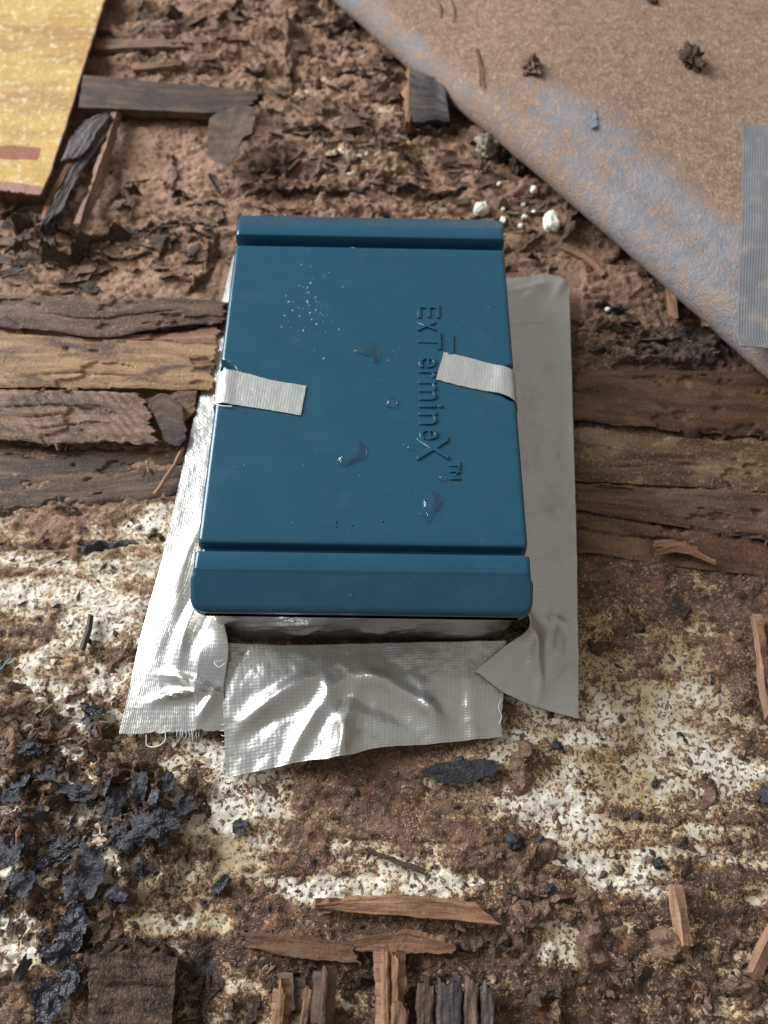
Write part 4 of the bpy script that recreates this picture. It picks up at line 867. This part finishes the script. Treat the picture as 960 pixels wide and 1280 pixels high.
CR = [([(8,318),(40,318),(60,330),(90,328),(115,310),(150,300),(168,290)], .75,'mud_dark','tangled dark mud crust below the yellow sheet',.15),
      ([(60,300),(70,285),(90,292),(96,312)], .55,'mud_dark','small curl of mud inside the tangled crust',.10),
      ([(20,300),(42,285),(55,300),(75,312)], .55,'mud_dark','low mud curl at the left end of the tangled crust',.11),
      ([(0,278),(12,262),(20,252)], .6,'mud_dark','dark mud stub under the corner of the yellow sheet',.2),
      ([(232,372),(248,358),(262,338),(270,300),(276,288)], .5,'mud','curled mud wall just left of the far lid corner',.14),
      ([(236,290),(252,292),(268,298)], .45,'mud_dark','short dark mud lip above the curled wall',.09),
      ([(196,325),(208,308),(220,298)], .35,'mud_dark','small slanting mud blade left of the station',.06),
      ([(142,248),(160,250),(178,244)], .4,'mud_dark','isolated mud blade right of the charred splinters',.10),
      ([(212,248),(226,240),(238,248)], .35,'mud_dark','little arched mud blade in the open sandy patch',.07),
      ([(214,190),(215,215),(212,240)], .18,'mud','thin upright mud line in the sandy patch',.05),
      ([(305,246),(330,240),(350,240),(380,236),(420,244),(440,240),(470,232),(510,230)], .42,'mud_dark','long wavy mud ridge behind the far lid edge',.13),
      ([(320,205),(345,215),(360,222)], .4,'mud_dark','short mud ridge left of the pale crusted patch',.13),
      ([(330,225),(350,212),(352,195),(340,180)], .35,'mud','hooked mud ridge right of the leaf shaped flake',.09),
      ([(350,165),(385,163),(410,160)], .35,'mud_dark','mud ridge above the pale crusted patch',.09),
      ([(352,20),(358,60),(356,95),(362,118)], .5,'mud','tall wavering mud ridge near the top middle',.11),
      ([(270,30),(300,22),(330,28)], .4,'mud_dark','mud ridge near the top edge, left of middle',.12),
      ([(170,20),(200,30),(230,18)], .4,'mud_dark','mud ridge beside the top of the yellow sheet',.12),
      ([(305,95),(325,92),(326,84)], .4,'mud_dark','mud knob at the right end of the lath',.14),
      ([(225,95),(250,88),(278,92)], .38,'mud','mud lip over the middle of the lath',.13),
      ([(150,72),(180,70),(205,72)], .25,'mud_dark','dark mud line above the lath',.09),
      ([(405,50),(420,40),(440,32),(458,40)], .5,'mud_dark','dark mud clump edge under the top of the covering',.16),
      ([(425,65),(440,60),(455,62)], .4,'mud_dark','short dark ridge under the top of the covering',.12),
      ([(440,85),(452,95),(470,102)], .4,'mud_dark','dark ridge left of the charred block',.13),
      ([(468,120),(482,112),(492,96)], .4,'mud','curved ridge left of the charred block',.10),
      ([(370,75),(372,95),(380,110)], .3,'mud','short pale ridge near the top middle',.09),
      ([(395,115),(400,105),(398,95)], .3,'mud','stubby ridge above the pale crusted patch',.10),
      ([(500,165),(530,172),(560,168),(590,165)], .45,'mud_dark','dark ridge at the foot of the charred block',.13),
      ([(478,245),(500,238),(540,244),(580,240),(592,236)], .3,'mud_dark','dark broken ridge between lid and covering',.08),
      ([(440,165),(480,172),(505,178)], .3,'mud','low ridge right of the pale crusted patch',.09),
      ([(530,262),(545,250),(556,258)], .28,'mud','small mud hump behind the lid',.10),
      ([(612,240),(614,252),(622,262)], .28,'mud','upright mud stub behind the white lump',.07),
      ([(700,300),(712,272),(722,262),(732,262)], .55,'mud_dark','dark arched mud blade right of the large pellet',.08),
      ([(756,330),(768,322),(776,312),(792,318)], .5,'mud_dark','dark ragged mud blade along the rolled covering',.12),
      ([(655,322),(665,318),(678,330)], .3,'mud_dark','black mud bits below the large pellet',.10),
      ([(680,318),(690,312),(700,316)], .25,'mud_dark','dark mud speck ridge below the large pellet',.08),
      ([(838,358),(842,380),(848,400)], .5,'mud','standing mud sliver under the covering edge',.06),
      ([(740,380),(752,378),(770,390)], .25,'mud_dark','dark mud streak near the lone white crumb',.08)]
for i in range(16):                           # black crumbly band along the edge of the right planks
    pass
for i, (pts, h, mt, lb, w) in enumerate(CR): crust(pts, h, M[mt], lb, i+1, w)
BND = [((725,438),(770,430),(800,440)),((790,425),(840,418),(860,430)),((850,440),(890,432),(915,448)),((735,415),(775,412),(810,418)),((880,420),(910,428),(940,452)),((760,448),(820,452),(860,450))]
BL = ('next to the right tape', 'in the middle of the band', 'toward the covering corner', 'upper one near the right tape', 'under the covering corner', 'lowest one against the plank edge')
for i, p in enumerate(BND): crust(p, .34, M['mud_dark'], 'black crumbly ridge above the dark plank, '+BL[i], 60+i, .18, 'black crumbly band')
for px, py, s_, mt, lb in ((610,192,(.5,.5,.55),'mud_pale','pale knobbly mud lump at the rolled covering edge'),(632,195,(.55,.4,.6),'mud_dark','dark mud lump right of the pale knobbly one'),(646,212,(.3,.45,.6),'mud_dark','dark mud lump tucked under the rolled covering'),(602,215,(.25,.35,.35),'mud','small mud lump below the pale knobbly one'),(430,38,(.6,.45,.5),'mud_dark','black mud clump near the top of the covering'),(770,390,(.35,.2,.25),'black_flake','black bit right of the lone white crumb')):
    c = on(px, py); o = clod('mud_lump', c, s_, M[mt], px, .8, 1.5, 0, 5); tag(o, lb, 'mud lump', 'mud lumps')
for px, py, s_, mt, lb in ((663,87,(.42,.55,.30),'mud','tan mud clod on the rolled covering'),(862,80,(.36,.62,.45),'mud_dark','dark mud clod at the upper right of the rolled covering'),(815,2,(.2,.3,.15),'mud_dark','small dark clod at the top edge of the covering')):
    c = onv(px, py); o = clod('mud_clod', c, s_, M[mt], px, .8, 1.6, .3, 5); tag(o, lb, 'mud clod', 'mud clods on the covering')
c = onv(740, 152); M['grey_chip'] = mat_mud('grey_chip', (0.24, 0.25, 0.28), (0.30, 0.31, 0.34), (0.34, 0.34, 0.36), .6)
pl = [onv(x, y) for x, y in ((744,138),(747,160),(738,163),(730,152))]
o = flake('paint_chip', c, 1, 1, 0, .06, M['grey_chip'], 0, (0, .05), .03, .01, 3, pts=[(p[0]-c[0], p[1]-c[1]) for p in pl]); tag(o, 'small grey triangular chip on the rolled covering', 'chip')
for a, b, lb in (((545,0),(550,22),'upper'),((563,0),(566,28),'next'),((594,60),(600,108),'lower')):
    p0, p1 = onv(*a), onv(*b); A = [p0+[0, 0, .03], (p0+p1)/2+[.05, 0, .1], p1+[0, 0, .03]]; B = [q+np.array([.10, 0, 0]) for q in A]
    o = sheet('dirt_sliver', [A, B], 20, 5, M['stick'], .06, None, (.1, .1), (.03, .03)); tag(o, 'thin dark sliver stuck on the %s left part of the covering' % lb, 'sliver', 'slivers on the covering')

# ------------------------------------------------------------------ loose wood left and right of the station
chip('wood_chunk', [(206,552),(222,556),(234,548)], [(186,500),(200,492),(226,508)], .55, .7, M['chip_brown'], .35, 'small brown wood chunk at the end of the ribbed plank', 'wood chunk', je=(.08,.1), js=(.06,.12), nu=36)
chip('wood_chunk', [(212,525),(235,522),(243,515)], [(204,500),(225,488),(246,486)], .35, .42, M['plank_brown'], .3, 'low brown wood chunk against the left tape', 'wood chunk', je=(.08,.1), nu=36)
chip('wood_sliver', [(196,620),(215,592),(231,562)], [(193,618),(211,590),(228,560)], .22, .35, M['stick'], .08, 'thin dry sliver leaning on the left tape', 'wood sliver', nv=5)
chip('wood_sliver', [(752,345),(735,328),(698,308)], [(758,338),(740,320),(706,304)], .2, .25, M['raw_wood'], .15, 'flat reddish sliver right of the far lid corner', 'wood sliver', nv=8)
chip('wood_sliver', [(840,395),(838,375),(836,356)], [(848,398),(846,378),(841,356)], .35, .9, M['raw_wood'], .15, 'reddish sliver standing under the rolled covering', 'wood sliver', nv=6)
chip('wood_sliver', [(882,408),(881,400),(879,386)], [(888,408),(887,400),(884,388)], .35, .9, M['raw_wood'], .15, 'small reddish sliver standing near the covering corner', 'wood sliver', nv=6, nu=20)
chip('wood_sliver', [(820,694),(850,690),(895,706)], [(820,688),(850,682),(895,700)], .42, .46, M['raw_wood'], .12, 'long pale sliver on the wavy plank', 'wood sliver', nv=6)
chip('wood_sliver', [(820,683),(845,684),(872,690)], [(820,678),(845,676),(872,686)], .42, .46, M['stick'], .12, 'short pale sliver on the wavy plank', 'wood sliver', nv=6)
chip('wood_splinter', [(956,900),(948,860),(944,810),(938,770)], [(962,890),(956,850),(949,800),(942,770)], .3, .5, M['stick'], .3, 'long brown splinter at the right picture edge', 'wood splinter', nv=8, je=(.15,.2))
chip('wood_splinter', [(848,1188),(840,1150),(834,1105)], [(855,1182),(851,1150),(843,1105)], .3, .6, M['stick'], .3, 'upright grey brown stick at lower right', 'wood splinter', nv=9, je=(.2,.08))
chip('wood_splinter', [(932,1215),(948,1175),(975,1130)], [(940,1218),(958,1180),(985,1135)], .3, .6, M['stick'], .3, 'stick leaning out at the lower right corner', 'wood splinter', nv=9, je=(.15,.1))
chip('wood_splinter', [(98,812),(106,788),(110,768)], [(102,813),(110,790),(113,770)], .15, .3, M['chip_brown'], .12, 'short dark sliver on the pale crust left of the tape', 'wood splinter', nv=6, nu=24)
chip('wood_splinter', [(528,1090),(500,1082),(455,1062)], [(532,1086),(503,1076),(458,1059)], .1, .12, M['chip_brown'], .1, 'low dark sliver in the dusty middle foreground', 'wood splinter', nv=6)
# foreground
chip('wood_splinter', [(392,1136),(450,1141),(540,1148),(626,1156)], [(398,1131),(450,1124),(540,1121),(592,1128)], .35, .42, M['raw_wood'], .2, 'broad orange splinter with a pointed right end in the foreground', 'wood splinter', je=(.3,.12), nv=14)
chip('wood_splinter', [(308,1184),(370,1196),(450,1204)], [(303,1166),(350,1168),(440,1180)], .3, .36, M['raw_wood'], .22, 'left orange splinter below the broad one', 'wood splinter', je=(.25,.3), nv=12, js=(.08,.05))
chip('wood_splinter', [(436,1188),(500,1192),(570,1190)], [(432,1176),(500,1166),(566,1180)], .3, .36, M['raw_wood'], .22, 'right orange splinter below the broad one', 'wood splinter', je=(.25,.2), nv=12, js=(.08,.05))
def bundle(name, spots, label, cat, zt=.8):
    r = bpy.data.objects.new(name, None); COL.objects.link(r); tag(r, label, cat)
    for i, (x0, y0, x1, y1, w, mt, z) in enumerate(spots):
        o = sheet('wood_strip', [GP([(x0, y0), (x1, y1)], z), GP([(x0+w, y0), (x1+w, y1)], z)], 50, 12, M[mt], .45, Zd(lambda P, U, V, s, t: .05*fbm(U*.6+i*3, V*4+i, 4, 4)-.06*(2*t-1)**8+.03*fbm(U*2, V*6, 3, 3)), (.45, .1), (.07, .07), r)
    return r
bundle('splintered_block', [(521,1226,520,1320,23,'chip_brown',.72),(546,1224,545,1320,31,'chip_dark',.85),(580,1228,580,1320,18,'chip_brown',.78),(599,1228,600,1320,18,'chip_dark',.72)], 'charred block split into upright strips at the bottom middle', 'wood block')
bundle('splintered_block', [(476,1186,476,1320,11,'raw_wood',.75),(489,1196,490,1320,10,'stick',.7),(488,1256,488,1320,22,'raw_wood',.8)], 'bare orange upright splinters left of the charred block', 'wood block')
bundle('splintered_block', [(347,1232,334,1320,13,'raw_wood',.7),(382,1230,366,1320,11,'stick',.55),(402,1222,396,1320,9,'chip_brown',.75),(361,1214,364,1262,6,'chip_brown',.5)], 'thin upright splinters at the bottom left of middle', 'wood block')
chip('wood_block', [(108,1320),(140,1320),(180,1320),(212,1320)], [(113,1192),(140,1190),(180,1191),(220,1196)], .75, .75, M['mud_dark'], .6, 'square brown eaten block at the lower left', 'wood block', je=(.03,.05), js=(.04,.06), rough=.12, nu=50, nv=50)
M['weave'] = mat_mud('black_woven_scrap', (0.022, 0.021, 0.024), (0.05, 0.048, 0.052), (0.16, 0.15, 0.15), .7, 1.6)
c = on(578, 966, .02)
o = flake('black_scrap', c, 1, 1, 0, .18, M['weave'], 0, (0, 0), .12, .04, 9, bump=.09, na=60, pts=[(p[0]-c[0], p[1]-c[1]) for p in GP([(522,966),(545,956),(575,952),(612,950),(624,960),(612,972),(580,980),(548,980)])])
tag(o, 'black gritty scrap in front of the crumpled front tape', 'scrap')
crust([(660,925),(648,950),(655,972),(640,995)], .55, M['mud'], 'brown mud tube below the right tape corner', 80, .26)
crust([(700,1070),(680,1066),(660,1080),(645,1095)], .35, M['mud'], 'low brown mud ridge right of the dusty middle', 81, .2)
for i, (pts, h, w, mt, lb) in enumerate([
    ([(730,1110),(745,1150),(742,1190),(750,1215)], .35,.30,'mud','brown mud ridge left of the upright stick'),([(820,1160),(830,1185),(828,1200)], .5,.2,'mud','mud stub beside the foot of the upright stick'),
    ([(660,1250),(680,1240),(700,1246),(705,1225)], .6,.16,'mud_dark','dark crumpled mud right of the charred block'),([(690,1275),(695,1262),(690,1250)], .6,.18,'mud','mud stub at the bottom edge right of the charred block'),
    ([(890,1270),(900,1245),(925,1240),(955,1262)], .6,.16,'mud','arched mud rim at the bottom right corner'),([(560,1180),(600,1176),(640,1172)], .35,.22,'mud_dark','low mud ridge right of the orange splinters'),
    ([(440,1236),(455,1226),(470,1222)], .5,.16,'mud_dark','dark mud knob between the upright splinters'),([(870,1010),(885,1000),(880,970)], .2,.22,'mud','flat mud patch on the pale crust at right'),
    ([(0,905),(20,930),(15,960)], .35,.22,'mud','mud ridge at the left picture edge'),([(40,915),(70,925),(95,905)], .35,.18,'mud','mud ridge near the left edge above the black flakes'),
    ([(130,835),(150,822),(168,815)], .15,.16,'mud','flat brown mud streak left of the tape'),([(20,1000),(40,985),(70,1000)], .35,.22,'mud','mud ridge among the black flakes at far left'),([(60,1120),(90,1110),(120,1125)], .3,.22,'mud','mud ridge among the lower black flakes'),
    ([(100,685),(130,680),(165,677)], .22,.12,'black_flake','black crust streak in the board joint at left'),([(180,665),(195,662),(205,670)], .2,.12,'mud_dark','dark mud knob at the end of the board joint'),
    ([(70,632),(85,640),(98,640)], .25,.10,'mud','small mud ridge on the dusty board'),([(640,1130),(660,1140),(690,1135)], .3,.25,'mud','mud swelling right of the broad orange splinter'),
    ([(780,760),(795,770),(805,790)], .3,.16,'mud_dark','dark slanting mud streak below the wavy plank'),([(835,750),(850,760),(862,768)], .25,.25,'mud_dark','dark mud patch below the wavy plank'),([(735,805),(750,808),(765,803)], .15,.18,'mud_dark','dark mud patch right of the right tape')]):
    crust(pts, h, M[mt], lb, 90+i, w, 'mud crusts')
# black flakes over the lower left and a few elsewhere
FL = [(20,993,18,10,'at the far left edge, level with the front tape tip'),(62,968,14,9,'small one beside the upper mud ridges'),(100,990,22,10,'wide one left of the front tape corner'),(122,1085,15,26,'tall one standing out on white crust'),(102,1104,12,18,'left neighbour of the tall one'),(200,1035,24,16,'broad ribbed one nearest the cream patch'),(178,985,10,18,'upright one just below the left tape'),(148,1010,11,24,'narrow upright one left of the broad ribbed flake'),(162,1046,14,14,'rounded one touching the broad ribbed flake'),(212,980,10,12,'small one below the left tape threads'),(232,1006,12,12,'small one at the right end of the cluster'),(186,1080,10,9,'small one below the broad ribbed flake'),(40,1105,13,12,'lone one on pale crust near the left edge'),(20,1066,20,14,'wide one against the left edge, mid height'),(85,1060,16,10,'wide one left above the tall one'),(95,1160,17,26,'tall wet one above the brown block'),(80,1190,18,12,'wet one at the upper left of the brown block'),(40,940,20,9,'wide one highest at the left edge'),(150,1115,14,9,'one lying right below the tall one'),(300,1033,9,8,'lone small one in the cream patch'),(88,1128,15,8,'flat one between the tall and the wet flake'),(60,1250,14,20,'wet one lowest at the bottom left'),(95,1222,9,14,'wet one against the left side of the brown block')]
for i, (px, py, a, b, lb) in enumerate(FL):
    kx = 0.0262; c = on(px, py, 0.0)
    if i % 3 == 2: o = clod('black_flake', c-np.array([0, 0, .05]), (a*kx, b*kx, .16), M['black_flake'], i+3, .75, 1.7, random.uniform(-.3, .3), 5, sink=.3)
    else: o = flake('black_flake', c-np.array([0, 0, .06]), a*kx, b*kx, random.uniform(-.3, .3), .20, M['wet_crust' if py > 1150 else 'black_flake'], random.uniform(-.12, .12), (random.uniform(-.3, .3), random.uniform(-.3, .3)), .5, .02, i+3, bump=.16, na=44, nr=10)
    tag(o, 'black crust flake, '+lb, 'black flake', 'black flakes at lower left')
for px, py, r, lb in ((643,1052,.24,'black pebble of crust in the right foreground'),(675,1050,.15,'dark crust pebble right of the black pebble'),(824,1080,.18,'black bit left of the upright stick'),(958,995,.28,'black bit at the right picture edge'),(697,932,.16,'dark bit below the right tape'),(820,980,.10,'tiny dark bit on the ochre stained crust'),(800,1020,.12,'small dark bit below the ochre stain'),(575,950,.10,'tiny dark bit at the black gritty scrap'),(688,1110,.14,'dark bit on the brown mud in the right foreground')):
    c = on(px, py); o = clod('crust_pebble', c, (r, r*.9, r*.7), M['black_flake'], px, .7, 1.4, 0, 3); tag(o, lb, 'crust bit', 'black crust bits')

# ------------------------------------------------------------------ loose crumbs: far too many to count
def crumbs(name, n, mat, label, size, weight, seed):
    rg = np.random.default_rng(seed); V = []; F = []; k = 0
    base = np.array([(1,0,0),(0,1,0),(-1,0,0),(0,-1,0),(0,0,.8),(0,0,-.6)]); tri = [(0,1,4),(1,2,4),(2,3,4),(3,0,4),(1,0,5),(2,1,5),(3,2,5),(0,3,5)]
    while k < n:
        px, py = rg.uniform(-40, 1000), rg.uniform(-20, 1320)
        if rg.random() > weight(px, py): continue
        c = G(px, py); 
        if abs(c[0]) < 4.9 and -7.6 < c[1] < 7.6: k += 1; continue
        z = gz(c[0], c[1]); r = size[0]+(size[1]-size[0])*rg.random()**3; sc = r*np.array([1+rg.random()*1.2, .5+.5*rg.random(), .35+.4*rg.random()]); a = rg.random()*6.283
        v = base*sc*(0.7+0.6*rg.random((6, 1))); ca, sa = math.cos(a), math.sin(a)
        v = np.stack([v[:, 0]*ca-v[:, 1]*sa+c[0], v[:, 0]*sa+v[:, 1]*ca+c[1], v[:, 2]+z+sc[2]*.3+0.15*(rg.random()-.5)*v[:, 0]], 1)
        b = len(V); V += v.tolist(); F += [(b+i, b+j, b+l) for i, j, l in tri]; k += 1
    me = bpy.data.meshes.new(name); me.from_pydata((np.array(V)*S).tolist(), [], F); me.update()
    o = make_obj(name, me, mat); return tag(o, label, 'crumbs', kind='stuff')
def g2(px, py, cx, cy, sx, sy): return math.exp(-((px-cx)/sx)**2-((py-cy)/sy)**2)
crumbs('mud_crumbs', 2600, M['mud'], 'brown mud crumbs strewn over the eaten boards', (.03, .16), lambda x, y: .35+.6*g2(x, y, 450, 180, 250, 120)+.5*g2(x, y, 650, 1180, 200, 100)+.5*g2(x, y, 80, 1000, 150, 120), 1)
crumbs('dark_crumbs', 1500, M['mud_dark'], 'dark mud crumbs strewn over the eaten boards', (.03, .15), lambda x, y: .2+.7*g2(x, y, 120, 1030, 170, 130)+.6*g2(x, y, 820, 430, 130, 30)+.5*g2(x, y, 450, 200, 200, 100)+.4*g2(x, y, 780, 1180, 200, 100), 2)
crumbs('pale_crumbs', 700, M['mud_pale'], 'pale gritty crumbs strewn over the eaten boards', (.02, .09), lambda x, y: .3, 3)

# small broken walls of eaten galleries, a litter of them
def shards(name, mat, n, label, seed):
    rg = random.Random(seed); Vs = []; Fs = []; b = 0; k = 0
    while k < n:
        z = rg.choices((0, 1, 2, 3, 4, 5), (50, 24, 22, 4, 16, 12))[0]
        cx, cy, sx, sy = ((430,130,110,110),(640,260,90,90),(100,990,110,100),(720,1180,150,70),(210,290,80,50),(820,420,110,25))[z]
        px, py = rg.gauss(cx, sx*.7), rg.gauss(cy, sy*.7); c = G(px, py)
        if (abs(c[0]) < 5.2 and -8.5 < c[1] < 8.4) or (px < 150 and py < 260) or 150 < px < 720 and 700 < py < 985: continue
        if (np.array([c[0], c[1], 0.0])-fa) @ fn > 0.6 or (px < 275 and 365 < py < 620) or (px > 700 and 455 < py < 700): continue
        ang = rg.gauss(0, .7) if z != 2 else rg.gauss(1.2, .6); L_ = rg.uniform(8, 26); ca, sa = math.cos(ang)*L_, math.sin(ang)*L_*.6
        pts = [(px-ca, py-sa), (px+rg.uniform(-5, 5), py+rg.uniform(-5, 5)), (px+ca, py+sa)]
        V, F, _ = crust_mesh(pts, rg.uniform(.12, .34), k+seed*100, rg.uniform(.04, .11), rg.uniform(-1.3, 1.3), 9)
        Vs.append(V); Fs.append(F+b); b += len(V); k += 1
    o = make_obj(name, quads_mesh(name, np.concatenate(Vs), np.concatenate(Fs), None, None, True, 60), mat)
    return tag(o, label, 'mud shards', kind='stuff')
shards('mud_shards', M['mud'], 130, 'small broken brown mud walls littering the eaten boards', 5)
shards('dark_mud_shards', M['mud_dark'], 110, 'small broken dark mud walls littering the eaten boards', 6)

# thin torn plates peeling off the boards
def plates(name, mat, n, label, seed, zones, size, along):
    rg = random.Random(seed); Vs = []; Fs = []; b = 0; k = 0
    while k < n:
        cx, cy, sx, sy = rg.choice(zones); px, py = rg.gauss(cx, sx), rg.gauss(cy, sy); c = G(px, py)
        if (abs(c[0]) < 5.2 and -8.6 < c[1] < 8.4) or (px < 150 and py < 265) or 140 < px < 730 and 690 < py < 985: continue
        if (np.array([c[0], c[1], 0.0])-fa) @ fn > 0.4 or (px < 280 and 365 < py < 620) or (px > 690 and 455 < py < 690): continue
        L_ = rg.uniform(*size); W_ = L_*rg.uniform(.25, .6); a0 = rg.gauss(along, .5); th = rg.uniform(.03, .08)
        na, nr = 18, 4; an = np.linspace(0, 2*np.pi, na, endpoint=False); rad = 1+.9*fbm(np.cos(an)*1.3+k*7.7, np.sin(an)*1.3, seed, 4, .7)
        out = np.stack([np.cos(an)*L_*rad, np.sin(an)*W_*rad], 1); rr = np.repeat(np.arange(nr+1)/nr, na)
        P = np.concatenate([out*(q/nr) for q in range(nr+1)]); tx, ty, cu = rg.uniform(-.25, .25), rg.uniform(-.55, .55), rg.uniform(-.2, .35)
        z = P[:, 0]*tx+P[:, 1]*ty+cu*P[:, 1]**2/W_+.06*fbm(P[:, 0]*2+k, P[:, 1]*3, seed, 3)
        top = np.c_[P, z]; bot = np.c_[P*.95, z-th]; V = np.r_[top, bot]; V[:, 2] -= np.percentile(V[:, 2], 18)
        ca, sa = math.cos(a0), math.sin(a0); V[:, :2] = V[:, :2] @ np.array([[ca, sa], [-sa, ca]])
        V += [c[0], c[1], gz(c[0], c[1])]
        m_ = len(top); I = np.arange(m_).reshape(nr+1, na); J = np.roll(I, -1, 1); q = np.stack([I[:-1], I[1:], J[1:], J[:-1]], -1).reshape(-1, 4)
        F = np.r_[q, q[:, ::-1]+m_, np.stack([I[-1], I[-1]+m_, J[-1]+m_, J[-1]], -1)]
        Vs.append(V); Fs.append(F+b); b += len(V); k += 1
    V = np.concatenate(Vs); o = make_obj(name, quads_mesh(name, V, np.concatenate(Fs), V[:, :2], None, True, 45), mat)
    return tag(o, label, 'flakes', kind='stuff')
TOPZ = [(430,90,90,70),(400,210,70,30),(620,220,60,50),(230,300,60,35),(60,330,50,20),(520,200,50,40),(250,45,70,25)]
plates('peeling_flakes', M['mud'], 120, 'thin brown torn flakes peeling off the eaten boards', 21, TOPZ, (.2, .75), 0.0)
plates('dark_peeling_flakes', M['chip_brown'], 70, 'thin dark torn flakes peeling off the eaten boards', 22, TOPZ+[(820,425,90,14)], (.2, .7), 0.0)
LOWZ = [(110,1000,70,60),(60,960,50,50),(160,1040,50,40),(60,1090,45,50),(90,1200,30,50)]
plates('black_crust_bits', M['wet_crust'], 90, 'small wet black crust bits between the black flakes', 23, LOWZ, (.10, .34), 1.0)
plates('brown_crust_bits', M['mud_dark'], 80, 'small dark brown crust bits between the black flakes', 24, LOWZ+[(740,1180,120,50),(420,1215,120,30)], (.12, .42), 1.0)
